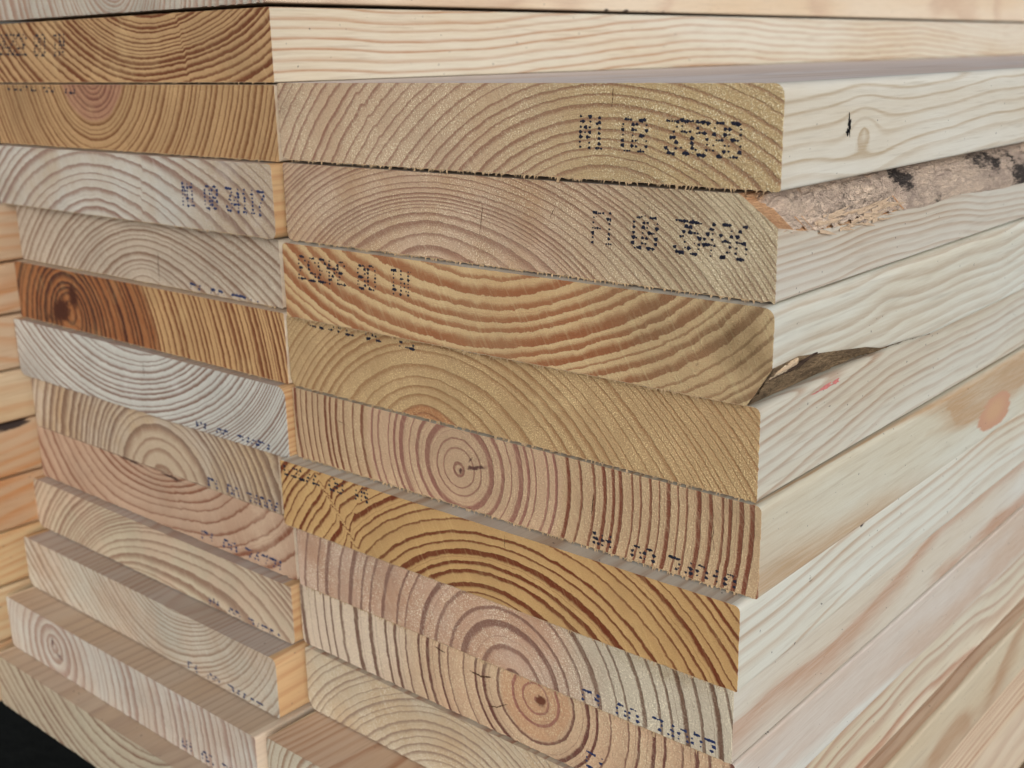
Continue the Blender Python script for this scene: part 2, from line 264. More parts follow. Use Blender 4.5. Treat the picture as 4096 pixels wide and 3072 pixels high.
 'L11': {'pith': (44.2, 14.3), 'X': [(66.5, 24.6), (73.8, 14.5), (72.0, 1.1), (106.0, 26.4), (110.0, 13.7), (109.7, 0.6), (152.5, 26.2), (154.7, 15.5), (153.8, 4.1), (24.6, 23.9), (19.1, 13.3), (18.6, 1.2)], 'w': [1.0693, -0.9342, -0.1028, 0.0353, -0.435, 0.35, -0.7521, -0.5091, 1.3057, 0.6952, -0.1105, -0.6117], 'a': [-0.4701, -0.8883, 7.7873], 'wid': [(26.0, 5.51), (78.6, 4.55)]},
 'L12': {'pith': (148.0, 60.5), 'X': [(91.5, 28.6), (104.6, 26.2), (126.5, 27.5), (137.1, 28.5), (55.4, 27.7), (78.9, 13.9), (101.0, 8.8), (18.2, 25.3), (40.7, 9.8)], 'w': [-2.0235, -0.8617, 3.5323, -0.8701, -0.1428, -0.4317, -0.4794, 0.6263, 0.6533], 'a': [-32.1305, 23.5433, -13.0754], 'wid': [(60, 6.5), (114, 4.5)]},
 'R1': {'pith': (143.3, -17.7), 'X': [(111.6, -0.3), (124.0, 4.1), (141.4, 6.9), (155.0, 5.8), (167.6, 1.7), (173.1, -0.5), (50.3, -0.3), (62.1, 6.6), (73.0, 16.6), (90.7, 25.3), (68.0, 2.6), (78.7, 12.2), (90.4, 19.3), (105.8, 25.3), (78.1, -0.8), (87.7, 7.9), (101.2, 15.1), (122.6, 21.2), (133.9, 24.6), (141.3, 25.4), (152.1, 23.6), (169.2, 20.0), (185.3, 14.2), (196.5, 10.9), (103.5, 12.4), (119.1, 16.2), (142.2, 18.5), (154.4, 16.9), (169.4, 12.7), (183.6, 8.4), (196.8, 4.2), (153.8, 26.4), (169.1, 23.4), (183.2, 18.8), (196.8, 11.9), (171.9, 26.4), (183.1, 21.8), (196.6, 16.1), (180.2, 26.4), (190.7, 22.9), (196.8, 19.4), (35.1, 25.2), (29.9, 19.9), (20.7, 10.7), (15.3, -0.0), (60.2, 25.2), (48.3, 17.0), (45.5, 14.0), (33.7, 0.7), (20.7, 25.1), (8.9, 15.5), (0.9, 3.6), (12.6, 22.8), (2.7, 13.1), (-0.9, 4.5)], 'w': [-1.0456, 0.4714, 1.0728, 0.4419, -0.2264, -0.3209, -2.095, 1.0603, 0.2438, 0.5012, 0.2555, -0.3101, 0.4587, 0.0568, 0.2359, -0.5539, 0.5912, 1.4676, -0.6141, -1.341, 1.0314, 1.2115, -0.6323, -4.398, -2.2027, 0.3337, 1.6226, 1.9392, 2.3178, -1.1357, 0.5216, -1.0238, 0.2035, 0.4891, 0.5231, -1.0945, 0.4481, -1.1493, -0.1049, -1.6793, 2.9381, -1.21, 0.5498, -1.0785, 1.1975, -0.3005, 0.0209, -0.0937, 0.2065, 0.5658, -1.5695, -2.1284, 0.1746, -1.9946, 5.1437], 'a': [-1.267, 0.7825, 28.2655], 'wid': [(34, 5.2), (60, 3.6), (97, 4.9)]},
 'R2': {'pith': (73.2, -7.9), 'X': [(59.2, 0.2), (67.6, 2.5), (79.8, 2.1), (88.6, 2.5), (102.7, 0.0), (48.1, 0.0), (61.4, 4.9), (70.9, 5.9), (81.7, 4.0), (94.4, 4.3), (108.8, 1.0), (31.1, 0.4), (52.1, 9.5), (68.1, 12.3), (83.2, 11.0), (100.2, 6.9), (122.1, 2.8), (6.4, 0.6), (32.2, 13.6), (52.7, 18.5), (71.7, 21.0), (95.0, 19.0), (122.2, 12.5), (-1.7, 3.9), (14.6, 15.7), (25.9, 21.0), (152.6, 25.4), (170.3, 13.8), (187.2, 0.3), (174.1, 26.7), (186.6, 17.0), (195.1, 1.2), (188.2, 26.5), (194.3, 19.3), (196.5, 12.6), (128.9, 20.1), (148.2, 8.1), (161.9, 0.3), (102.9, 17.9), (123.8, 9.8), (138.7, 1.3)], 'w': [1.2385, 1.8091, 2.9715, -0.7675, -3.6618, -0.6545, 0.0331, 1.4228, 2.845, -0.9913, -3.4902, -1.0978, -0.2638, 1.4188, 2.4477, 2.392, -3.0486, -4.8685, -0.3564, 0.6282, 0.2837, 1.2519, 0.2689, 3.4883, -2.5216, -0.5336, 0.6212, 1.0788, -2.9951, -1.3192, -1.6421, 5.2209, -2.7578, -0.2778, 1.6867, 0.0263, 1.4026, -1.465, -0.1868, 0.6273, -0.2607], 'a': [11.0448, -1.7828, 36.367], 'wid': [(28.5, 5.67), (47.0, 1.79), (59.4, 2.71), (96.9, 2.04)]},
 'R3': {'pith': (113.8, 63.0), 'X': [(5.0, 26.8), (19.2, 19.4), (39.8, 12.6), (59.4, 7.0), (72.1, 6.9), (84.1, 4.9), (95.8, 3.0), (112.6, 5.9), (123.9, 9.6), (130.6, 12.2), (147.7, 18.5), (152.8, 21.5), (159.1, 26.5), (22.8, 27.0), (40.3, 18.8), (60.0, 16.3), (69.4, 14.2), (84.5, 12.1), (98.9, 11.3), (124.0, 15.8), (125.6, 19.7), (140.5, 24.3), (51.6, 27.3), (66.8, 24.7), (85.0, 23.5), (96.5, 23.0), (113.0, 24.4), (124.1, 26.5), (-0.4, 19.4), (11.2, 13.7), (35.5, 3.0), (49.0, -0.5), (103.8, 0.3), (130.6, 7.7), (152.4, 15.2), (163.6, 18.7), (172.2, 25.0), (118.6, 0.9), (145.4, 8.7), (161.5, 13.8), (174.4, 22.3), (180.5, 26.0), (135.6, 1.0), (154.8, 6.9), (172.4, 15.3), (184.6, 25.5), (147.8, 0.2), (168.2, 9.8), (180.8, 16.5), (192.5, 27.2), (161.7, 0.9), (181.0, 11.3), (197.7, 23.6), (177.1, 2.0), (187.3, 8.6), (196.7, 18.8)], 'w': [-0.3373, -0.8388, 1.9717, 0.4705, 1.2823, -0.0882, -1.9707, -0.7475, -0.2587, 0.1521, -0.2146, 0.2487, 1.8275, -1.1838, -1.446, 1.1492, 0.8246, 0.3034, -0.6858, -1.1906, 2.0244, 1.181, -1.9802, -0.7903, 0.9232, 1.0598, 0.8721, 0.2054, 2.6846, -2.0447, -0.2925, -1.0307, -0.3257, 1.6665, 0.4713, -1.7076, -0.6023, 1.0603, 1.3493, -0.8614, -0.7511, -0.5531, 0.6261, 0.2822, -0.4465, -1.9339, -0.5418, 1.0579, -1.1585, -0.5933, 0.2129, 0.7062, 2.6145, -0.966, -0.9814, -0.7072], 'a': [-11.7723, 12.4428, -25.2887], 'wid': [(54.9, 5.57), (87.6, 4.5)]},
 'R4': {'pith': (71.6, -3.8), 'X': [(56.0, 1.1), (65.5, 3.3), (78.4, 3.7), (90.6, 0.4), (49.2, 1.8), (62.4, 6.6), (78.6, 7.6), (90.8, 5.1), (99.6, 0.8), (40.3, 5.4), (52.6, 11.4), (66.1, 14.3), (85.1, 14.9), (102.9, 12.5), (26.4, 4.0), (38.7, 12.1), (59.9, 20.8), (76.2, 22.3), (91.4, 21.0), (108.7, 17.1), (7.4, 3.9), (20.1, 16.3), (32.6, 24.1), (0.7, 8.1), (11.5, 21.7), (113.0, 22.1), (132.7, 11.7), (143.0, 2.5), (140.0, 26.6), (148.0, 13.3), (160.2, 2.0), (157.5, 26.2), (171.6, 13.8), (185.3, -0.5), (175.7, 27.3), (189.0, 16.2), (196.9, 5.4), (188.6, 25.8), (195.0, 20.5), (197.3, 14.8)], 'w': [-1.6154, 1.94, 1.8947, -0.75, -1.8577, 0.9858, 1.9996, -0.7474, -1.1369, -1.4151, 0.4749, 2.9321, 1.6717, -2.823, -1.8535, 0.2742, 0.613, 0.9451, 0.4263, -0.9638, -0.5732, 0.011, 0.2823, 2.1435, -2.5356, 1.1535, -0.2045, -1.0731, -3.1218, 2.1717, 0.7609, 0.6281, 0.2401, -0.5537, 0.2907, -1.0863, 1.6006, -0.8417, -0.9018, 0.6147], 'a': [10.7259, -5.3256, 30.7564], 'wid': [(28.8, 7.57), (57.8, 3.82), (98.7, 2.39)]},
 'R5': {'pith': (85.4, 13.1), 'X': [(18.5, 26.3), (16.6, 13.9), (19.8, -0.4), (38.3, 25.8), (36.5, 12.7), (42.1, 0.9), (57.7, 26.4), (56.3, 14.2), (61.4, -0.8), (145.0, 26.8), (145.6, 15.6), (143.5, 3.6), (166.2, 26.1), (166.0, 14.3), (164.3, 3.1), (185.0, 26.0), (186.3, 15.4), (184.1, 2.4), (82.2, 24.9), (76.9, 18.0), (76.5, 10.2), (81.3, 4.9)], 'w': [0.8698, -0.5989, -0.2255, -0.0291, -1.0391, 1.0017, -0.1065, 0.129, -0.0087, 0.0207, -0.0566, 0.0447, -0.1531, 0.0448, 0.104, 0.6379, -0.4915, -0.1577, -0.7025, 0.4743, 0.304, -0.0616], 'a': [0.8549, 0.3231, -4.1892], 'wid': [(9.4, 3.67), (11.2, 4.4), (51.4, 3.64), (67.6, 3.5)]},
 'R6': {'pith': (101.7, -18.3), 'X': [(42.4, 1.2), (52.5, 10.8), (68.3, 21.0), (81.6, 26.0), (57.4, 0.6), (67.5, 7.5), (81.0, 13.7), (100.0, 19.8), (111.9, 21.1), (132.2, 18.3), (48.3, 2.3), (57.4, 10.5), (71.4, 17.2), (90.9, 23.0), (103.2, 25.4), (113.2, 25.7), (132.2, 24.3), (73.7, 0.6), (90.3, 8.8), (102.8, 12.8), (120.3, 14.0), (132.1, 12.7), (88.6, -0.2), (102.5, 4.9), (114.4, 6.0), (9.5, 1.8), (15.4, 12.1), (20.9, 20.5), (26.3, 21.2), (30.4, 16.8), (33.8, 20.8), (38.6, 25.6), (18.2, 0.7), (26.1, 11.0), (32.4, 13.6), (35.2, 12.2), (39.4, 17.4), (47.8, 23.6), (29.1, 2.0), (35.0, 8.9), (37.8, 7.5), (41.0, 10.4), (47.3, 17.3), (61.8, 25.4), (-0.3, 8.3), (3.8, 16.0), (8.4, 21.4), (132.8, 25.0), (144.5, 23.7), (157.2, 15.8), (171.9, 5.5), (177.7, -0.5), (182.6, 24.8), (187.6, 20.9), (198.8, 11.6), (167.3, 24.6), (181.0, 13.7), (190.4, 1.4), (111.3, 12.9), (133.8, 13.3), (149.6, 7.1), (164.7, -1.5), (196.1, 25.3), (199.7, 20.6)], 'w': [0.7367, -0.0614, -0.255, -0.7603, -0.641, -0.0973, 0.9628, 0.2079, 0.3212, 1.0498, -1.0439, -1.375, -0.1797, 0.7603, -0.003, 0.2896, 0.9143, 1.3009, 1.5707, 0.3787, -0.8236, -1.731, 1.2216, 0.0426, -1.1425, -0.6123, -3.1413, -3.8537, -1.5391, 3.112, 2.4204, 0.5256, -0.763, -1.7578, 0.3023, 1.5684, 1.0003, 0.0992, -0.4749, -0.8341, 0.8751, 1.009, -0.1791, -0.4869, 3.7357, -1.389, -0.4608, -0.1135, -1.3765, 1.0054, -0.0856, -0.1239, 0.5833, -1.1744, -0.2093, -0.8496, -0.7288, 1.479, 3.4478, -0.1412, -0.7154, -2.731, -0.8273, 1.7597], 'a': [13.1124, -2.6265, 20.0066], 'wid': [(41.2, 4.92), (65.7, 4.02)]},
 'R7': {'pith': (111.1, -3.3), 'X': [(97.9, 2.2), (105.4, 7.6), (112.6, 7.3), (118.9, 3.0), (89.1, 2.3), (96.3, 11.4), (105.6, 16.0), (114.5, 14.4), (124.7, 8.0), (83.3, 1.9), (87.5, 10.6), (96.6, 18.1), (108.8, 21.4), (120.3, 17.3), (61.8, 2.3), (63.7, 12.0), (69.8, 22.2), (43.3, 3.0), (43.2, 11.2), (46.9, 22.0), (11.4, 6.3), (11.4, 14.9), (132.3, 22.7), (139.3, 13.1), (144.1, 1.4), (148.3, 22.4), (155.0, 15.8), (158.2, 2.0), (169.7, 22.4), (172.3, 15.7), (174.5, 0.5), (182.9, 21.8), (185.4, 13.9), (186.2, 3.0), (191.9, 21.6), (192.9, 16.8), (194.0, 10.6)], 'w': [-0.8026, -0.0742, 0.4921, 0.4624, -0.4068, 0.1602, -0.2715, 0.4733, 0.0291, -0.2422, -0.002, 0.1442, -0.2973, 0.3853, 0.1372, -0.2309, 0.1066, 0.6973, -0.3682, -0.3365, 0.3295, -0.2182, -0.0995, 0.3017, -0.2033, 1.3494, -0.9435, -0.4104, -0.1274, -0.1885, 0.3002, -0.1262, -0.1807, 0.3656, -0.1417, -0.0284, -0.0339], 'a': [-9.5552, 4.2153, 0.4722], 'wid': [(12.8, 6.54), (59.6, 5.69), (62.7, 6.25)]},
 'R8': {'pith': (121.4, 19.5), 'X': [(93.0, 25.7), (92.6, 14.0), (98.5, 0.2), (63.8, 25.5), (62.2, 11.3), (66.5, 0.0), (32.6, 26.6), (32.2, 12.3), (36.8, 3.5), (133.7, 25.1), (134.2, 19.3), (131.3, 12.2), (123.2, 7.4), (114.3, 7.0), (143.6, 25.3), (144.7, 18.4), (142.5, 10.1), (159.4, 24.2), (158.9, 14.4)], 'w': [0.3719, 0.2212, -0.5777, 0.5767, -0.8298, 0.1032, -0.2354, -0.942, 1.3365, -0.4595, -0.0116, 0.4646, 0.6766, -0.5797, 0.1471, -0.1603, -0.0985, 0.0669, -0.0699], 'a': [-3.7264, 2.0048, -0.8495], 'wid': [(14.5, 4.59), (18.8, 5.17), (71.8, 6.22)]},
 'R9': {'pith': (79.4, -25.9), 'X': [(3.2, 2.9), (14.9, 13.4), (39.4, 25.8), (15.4, 0.8), (30.8, 13.3), (53.9, 23.8), (71.7, 28.2), (32.1, 0.7), (45.9, 12.6), (68.0, 22.9), (88.2, 24.7), (46.5, 0.6), (64.1, 14.6), (88.1, 20.3), (-4.4, 11.2), (3.3, 20.0), (12.8, 25.8)], 'w': [-1.8547, -0.6001, 1.4802, -1.9298, -0.2134, 1.3363, -0.2382, 1.0811, 0.9882, 0.0435, 0.1082, 2.6201, -0.6833, -2.5777, 1.4481, -1.4241, 0.415], 'a': [-3.6089, 4.9957, 6.7646], 'wid': [(60, 3.3)]},
 'R10': {'pith': (44.2, 8.2), 'X': [], 'w': [], 'a': [0, 0, 0], 'wid': [(40.9, 3.18)]},
 'R11': {'pith': (150, -30), 'X': [], 'w': [], 'a': [0, 0, 0], 'wid': [(50, 2.2)]},
 'R13': {'pith': (100, 60), 'X': [], 'w': [], 'a': [0, 0, 0], 'wid': [(50, 3.5)]},
 'R12': {'pith': (60, 50), 'X': [], 'w': [], 'a': [0, 0, 0], 'wid': [(50, 3.5)]},
 'K1': {'pith': (100, -40), 'X': [], 'w': [], 'a': [0, 0, 0], 'wid': [(60, 4)]},
 'K2': {'pith': (90, 60), 'X': [], 'w': [], 'a': [0, 0, 0], 'wid': [(60, 5)]},
 'K3': {'pith': (60, -50), 'X': [], 'w': [], 'a': [0, 0, 0], 'wid': [(60, 3.4)]},
 'K4': {'pith': (130, -60), 'X': [], 'w': [], 'a': [0, 0, 0], 'wid': [(60, 6)]},
 'K5': {'pith': (80, 70), 'X': [], 'w': [], 'a': [0, 0, 0], 'wid': [(60, 3.2)]},
 'K6': {'pith': (70, -40), 'X': [], 'w': [], 'a': [0, 0, 0], 'wid': [(60, 3.6)]},
 'K7': {'pith': (205, -16), 'X': [], 'w': [], 'a': [0, 0, 0], 'wid': [(60, 4.5)]},
 'K8': {'pith': (215, 60), 'X': [], 'w': [], 'a': [0, 0, 0], 'wid': [(60, 7)]},
 'K9': {'pith': (190, -40), 'X': [], 'w': [], 'a': [0, 0, 0], 'wid': [(60, 6)]},}
MARKS = {'L1': ['N1 08 35258', [62.26, 11.4, -5.4, 0.13, 2.01, 8.45]],
 'L10': ['F1 08 34625', [138.56, 4.2, 4.81, -0.18, 0.04, -8.34]],
 'L11': ['N1 08 78214', [148.71, 5.92, 4.69, -0.06, -0.69, -10.43]],
 'L2': ['F1 08 34096', [72.73, 23.43, -5.51, 0.14, 1.91, 8.27]],
 'L3': ['N1 08 34117', [153.58, 17.48, 4.73, -0.05, -0.43, -8.35]],
 'L4': ['F1 08 35446', [140.07, 3.09, 4.67, -0.21, -0.96, -8.06]],
 'L6': ['N1 08 74051', [148.66, 3.58, 4.63, -0.04, -0.97, -8.32]],
 'L7': ['F1 08 34094', [146.04, 4.61, 4.36, -0.05, -0.68, -8.99]],
 'L8': ['F1 08 34771', [137.95, 5.09, 5.21, 0.02, -1.04, -9.03]],
 'L9': ['N1 08 34561', [147.97, 4.16, 4.55, -0.22, -0.61, -8.62]],
 'R1': ['N1 08 35588', [133.86, 17.26, 4.75, -0.08, -0.35, -8.41]],
 'R2': ['F1 08 35496', [138.16, 19.37, 4.65, -0.04, -0.66, -8.51]],
 'R3': ['N1 08 34353', [63.99, 15.0, -5.17, -0.0, 0.48, 7.91]],
 'R4': ['F1 08 34005', [66.98, 23.67, -5.04, 0.1, 1.15, 8.31]],
 'R5': ['N1 08 34010', [141.99, 5.26, 4.58, -0.05, -0.35, -9.63]],
 'R6': ['N1 08 34352', [48.3, 20.72, -4.32, 0.06, 1.45, 9.47]],
 'R7': ['F1 08 34097', [139.89, 4.74, 4.5, 0.03, 0.16, -10.09]],
 'R8': ['F1 08 35442', [142.57, 8.16, 4.55, -0.06, -0.02, -10.51]]}

def field_for(key):
    """growth-ring radius at (u, v): distance from the pith, bent by a thin-plate spline so that rings run as in the real board"""
    R = RINGS[key]; pu, pv = R['pith']; X = np.array(R['X'], float).reshape(-1, 2) / 50.0; wt = R['w']; a = R['a']
    phi = lambda D: D * D * np.log(np.maximum(D, 1e-9))
    def F(u, v):
        o = np.hypot(u - pu, v - pv) + a[0] + a[1] * u / 50.0 + a[2] * v / 50.0
        for i in range(len(X)):
            o = o + wt[i] * phi(np.hypot(u / 50.0 - X[i, 0], v / 50.0 - X[i, 1]))
        return o
    wid = R['wid']; rng = random.Random(sum(map(ord, key)) * 7)
    ss = [x[0] for x in wid]; ws = [min(7.0, max(1.7, x[1])) for x in wid]
    s = -120.0; S = [s]
    while s < 420:
        s += float(np.interp(s, ss, ws)) * rng.uniform(0.6, 1.4); S.append(s)
    S = np.array(S); I = np.arange(len(S), dtype=float)
    return F, (lambda s: np.interp(s, S, I))

def drift(key, y, amp):
    rng = random.Random(sum(map(ord, key)) * 13 + 5)
    du = np.zeros_like(y); dv = np.zeros_like(y)
    for lam, a in ((900, 5.0), (330, 1.8), (140, 0.6), (62, 0.22), (28, 0.05)):
        for tgt in (du, dv):
            p = rng.uniform(0, 6.28); tgt += amp * a * (np.sin(y / lam * 6.28 + p) - math.sin(p))
    return du, dv

def outline(W, T, rad, nu):
    """columns u_i with bottom and top v for a board section with eased corners (tl, tr, br, bl)"""
    tl, tr, br, bl = rad
    mx = max(rad) + 0.01
    ue = [mx * (1 - math.cos(a * math.pi / 2 / 5)) for a in range(6)]
    us = sorted(set([round(x, 4) for x in ue] + [round(W - x, 4) for x in ue] + [round(float(x), 4) for x in np.linspace(mx, W - mx, nu)]))
    us = np.array(us)
    top = np.full(len(us), T); bot = np.zeros(len(us))
    def ease(r, dist):
        r = max(r, 0.05)
        d = np.clip(r - dist, 0, r); return r - np.sqrt(np.maximum(r * r - d * d, 0))
    top = top - ease(tl, us) - ease(tr, W - us); bot = bot + ease(bl, us) + ease(br, W - us)
    return us, bot, top

def jit(x, y, z, s, a):
    return a * noise.noise(Vector((x * s, y * s, z * s)))

def make_plank(key, label, sp, group, length=2400.0, rad=(0.6, 0.6, 0.6, 0.6), fine=True, category='plank'):
    xr, y0, zt, th, wd_ = PLACE[key]; T = th * 1000.0; W = wd_ * 1000.0
    F, PH = field_for(key)
    seed = sum(map(ord, key)) * 0.61
    mx = max(rad)
    us, bot, top = outline(W, T, rad, 190 if fine else 60)
    m = 27 if fine else 12
    V = []; ATT = {k: [] for k in ('ring', 'heart', 'dark', 'blot', 'along', 'stain')}
    faces = []; fm = []
    # waney edges: the section loses a corner, by an amount that changes along the board
    def span(i, y):
        u = us[i]; b, t = bot[i], top[i]
        if 'wane_top' in sp:
            lo, ub = sp['wane_top'](y); u0 = W - ub
            if u > u0: t = min(t, lo + (W - u) / ub * (T - lo))
        if 'wane_bot' in sp:
            hi, ub = sp['wane_bot'](y); u0 = W - ub
            if u > u0 and hi > 0: b = max(b, hi * (u - u0) / ub)
        return b, t
    cup = sp.get('cup', 0.0)
    def emit(u, v, y, jy=0.0, jo=(0, 0)):
        vv = v + cup * (1 - (2 * u / W - 1) ** 2)
        V.append(((u + jo[0]) / 1000, (y + jy) / 1000, (vv + jo[1]) / 1000))
        return (u, vv, y)
    pts = []
    nc = len(us)
    rag = sp.get('rag', 1.0)
    def rim(u, v, cu, cv):   # roughness of the sawn arris
        f = 1.0 if cv > 0 else 2.1
        jy = abs(jit(u, v, seed, 0.9, 0.35)) * 0.8
        a = (jit(u, v, seed + 9, 1.3, 0.22) + jit(u, v, seed + 3, 0.35, 0.08)) * rag
        return jy, (cu * a * 0.8, cv * a * f if cv < 0 else cv * a * 0.3)
    for i, u in enumerate(us):
        b0_, t0_ = span(i, 0.0)
        for j in range(m + 1):
            v = b0_ + (t0_ - b0_) * j / m
            cu = -1 if i == 0 else (1 if i == nc - 1 else 0); cv = -1 if j == 0 else (1 if j == m else 0)
            if cu or cv:
                jy, jo = rim(u, v, cu, cv)
            else:
                jy, jo = jit(u, v, seed, 0.5, 0.05), (0, 0)
            pts.append(emit(u, v, 0.0, jy, jo))
    for i in range(nc - 1):
        for j in range(m):
            a = i * (m + 1) + j
            faces.append((a, a + m + 1, a + m + 2, a + 1)); fm.append(0)
    ncap = len(pts)
    # loop around the section, counter-clockwise seen from the front
    step = 1 if fine else 1
    loop = []
    for i in range(nc): loop.append((i, 0))
    for j in range(1, m): loop.append((nc - 1, j))
    for i in range(nc - 1, -1, -1): loop.append((i, m))
    for j in range(m - 1, 0, -1): loop.append((0, j))
    if not fine: pass
    # y stations
    if fine == 2:
        ys = list(np.arange(0, 12, 1.5)) + list(np.arange(12, 300, 2.5)) + list(np.arange(300, 700, 8)) + [760, 850, 1000, 1300, 1800, length]
    elif fine:
        ys = [0, 1.5, 4, 8, 14, 22, 32, 45, 60, 90, 140, 300, 700, 1400, length]
    else:
        ys = list(np.arange(0, 160, 3)) + [200, 300, 600, 1200, length]
    # thin the long top and bottom runs away from the right edge
    keep = []
    for (i, j) in loop:
        if j in (0, m) and 6 < i < nc - 18 and i % 3: continue
        keep.append((i, j))
    loop = keep; nl = len(loop)
    for y in ys:
        for (i, j) in loop:
            b1_, t1_ = span(i, float(y))
            u = us[i]; v = b1_ + (t1_ - b1_) * j / m
            jy, jo = 0.0, (0, 0)
            if y == 0:
                cu = -1 if i == 0 else (1 if i == nc - 1 else 0); cv = -1 if j == 0 else (1 if j == m else 0)
                jy, jo = rim(u, v, cu, cv)
            pts.append(emit(u, v, float(y), jy, jo))
    for k in range(len(ys) - 1):
        for q in range(nl):
            a = ncap + k * nl + q; b = ncap + k * nl + (q + 1) % nl
            faces.append((b, a, a + nl, b + nl))
            (i1, j1), (i2, j2) = loop[q], loop[(q + 1) % nl]
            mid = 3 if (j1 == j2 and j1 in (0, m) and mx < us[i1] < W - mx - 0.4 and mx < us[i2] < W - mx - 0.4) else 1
            if j1 == j2 == m and 'wane_top' in sp and min(us[i1], us[i2]) > W - sp['wane_top'](ys[k])[1] - 1.2: mid = 2
            if j1 == j2 == 0 and 'wane_bot' in sp and sp['wane_bot'](ys[k])[0] > 0.3 and min(us[i1], us[i2]) > W - sp['wane_bot'](ys[k])[1] - 1.2: mid = 2
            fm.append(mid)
    P = np.array(pts); u, v, y = P[:, 0], P[:, 1], P[:, 2]
    du, dv = drift(key, y, sp.get('drift', 1.0))
    uu = u + du; vv = v + dv
    for (ky, kv, ry, rv, a) in sp.get('knots', []):
        g = a * np.exp(-((y - ky) / ry) ** 2 - ((v - kv) / rv) ** 2) * np.clip((u - W + 50) / 50, 0, 1)
        vv = vv - (v - kv) * g
    s = F(uu, vv)
    for (a0, b0, a1, b1, wd, am) in sp.get('kinks', []):     # sharp V-shaped steps where rings are dented
        L_ = math.hypot(a1 - a0, b1 - b0); tx, ty = (a1 - a0) / L_, (b1 - b0) / L_
        wob = np.array([noise.noise(Vector((b_ * 0.22, seed, 1))) for b_ in v]) * wd * 0.5
        t_ = (-(u - a0) * ty + (v - b0) * tx + wob) / wd; l_ = ((u - a0) * tx + (v - b0) * ty - L_ / 2) / (L_ * 0.75)
        s = s + am * np.where(t_ > 0, np.exp(-t_ * 1.3), -np.exp(t_ * 1.3)) * np.minimum(1, np.abs(t_) * 3.5) * np.exp(-l_ ** 4) * np.exp(-np.clip(y, 0, 200) / 60)
    for (ky, kv, ry, rv, a) in sp.get('bosses', []):        # knots: closed rings of their own in the long face
        g = np.hypot((y - ky) / ry, (v - kv) / rv)
        s = s + a * np.exp(-g ** 1.6) * np.clip((u - W + 30) / 30, 0, 1) * (~(np.arange(len(u)) < ncap))
    ring = PH(s)
    hr = sp.get('hr', 0.0)
    heart = np.clip((hr + 4 - s) / 8.0, 0, 1) if hr else np.zeros(len(u))
    dark = np.zeros(len(u)); blot = np.zeros(len(u)); stain = np.zeros(len(u))
    cap = np.arange(len(u)) < ncap
    for (bu, bv, ru, rv, ang, a) in sp.get('marks', []):
        ca, sa = math.cos(math.radians(ang)), math.sin(math.radians(ang))
        X = (u - bu) * ca + (v - bv) * sa; Y = -(u - bu) * sa + (v - bv) * ca
        dark = np.where(cap, np.maximum(dark, a * np.exp(-(X / ru) ** 2 - (Y / rv) ** 2)), dark)
    for (bu, bv, ru, rv, a) in sp.get('stains', []):
        stain = np.where(cap, np.maximum(stain, a * np.exp(-((u - bu) / ru) ** 2 - ((v - bv) / rv) ** 2)), stain)
    for (by, bv, ry, rv, a) in sp.get('blots', []):
        blot = np.where(~cap, np.maximum(blot, a * np.exp(-((y - by) / ry) ** 2 - ((v - bv) / rv) ** 2) * (u > W - 10)), blot)
    for (by, bv, ry, rv, a) in sp.get('sdark', []):
        dark = np.where(~cap, np.maximum(dark, a * np.exp(-((y - by) / ry) ** 2 - ((v - bv) / rv) ** 2) * (u > W - 10)), dark)
    me = bpy.data.meshes.new('plank'); me.from_pydata(V, [], faces)
    for nm, arr in (('ring', ring), ('heart', heart), ('dark', dark), ('blot', blot), ('stain', stain), ('along', u / W)):
        at = me.attributes.new(nm, 'FLOAT', 'POINT'); at.data.foreach_set('value', np.asarray(arr, dtype=np.float32))
    me.materials.append(end_material('end_grain_' + key, sp, seed)); me.materials.append(side_material('planed_face_' + key, sp, seed))
    me.materials.append(sp.get('wane_mat') or me.materials[1])
    tsp = dict(sp); tsp['se'] = sp.get('te', tuple(x * y for x, y in zip(sp['se'], (.88, .85, .835)))); tsp['sl'] = sp.get('tl', tuple(x * y for x, y in zip(sp['sl'], (.84, .83, .84)))); tsp['sst'] = 0.9  # wide faces default to darkened side tones: shade painted into the colour
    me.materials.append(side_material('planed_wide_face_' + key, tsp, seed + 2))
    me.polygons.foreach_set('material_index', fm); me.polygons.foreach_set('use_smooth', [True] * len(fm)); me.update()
    o = bpy.data.objects.new('plank', me); COL.objects.link(o)
    o.location = (xr - W / 1000, y0, zt - th)
    o['label'] = label; o['category'] = category; o['group'] = group
    return o

# ------------------------------------------------------------------ 5x7 dot-matrix characters
FONT = {'0': '01110 10001 10001 10001 10001 10001 01110', '1': '00100 01100 00100 00100 00100 00100 01110',
        '2': '01110 10001 00001 00110 01000 10000 11111', '3': '11111 00001 00010 00110 00001 10001 01110',
        '4': '00010 00110 01010 10010 11111 00010 00010', '5': '11111 10000 11110 00001 00001 10001 01110',
        '6': '00110 01000 10000 11110 10001 10001 01110', '7': '11111 00001 00010 00100 01000 01000 01000',
        '8': '01110 10001 10001 01110 10001 10001 01110', '9': '01110 10001 10001 01111 00001 00010 01100',
        'N': '10001 11001 10101 10101 10011 10001 10001', 'F': '11111 10000 10000 11110 10000 10000 10000',
        'H': '10001 10001 10001 11111 10001 10001 10001'}
INK = plain('printing_ink', (34, 37, 54), 0.6)
INK_BLUE = plain('printing_ink_blue', (44, 60, 104), 0.6)

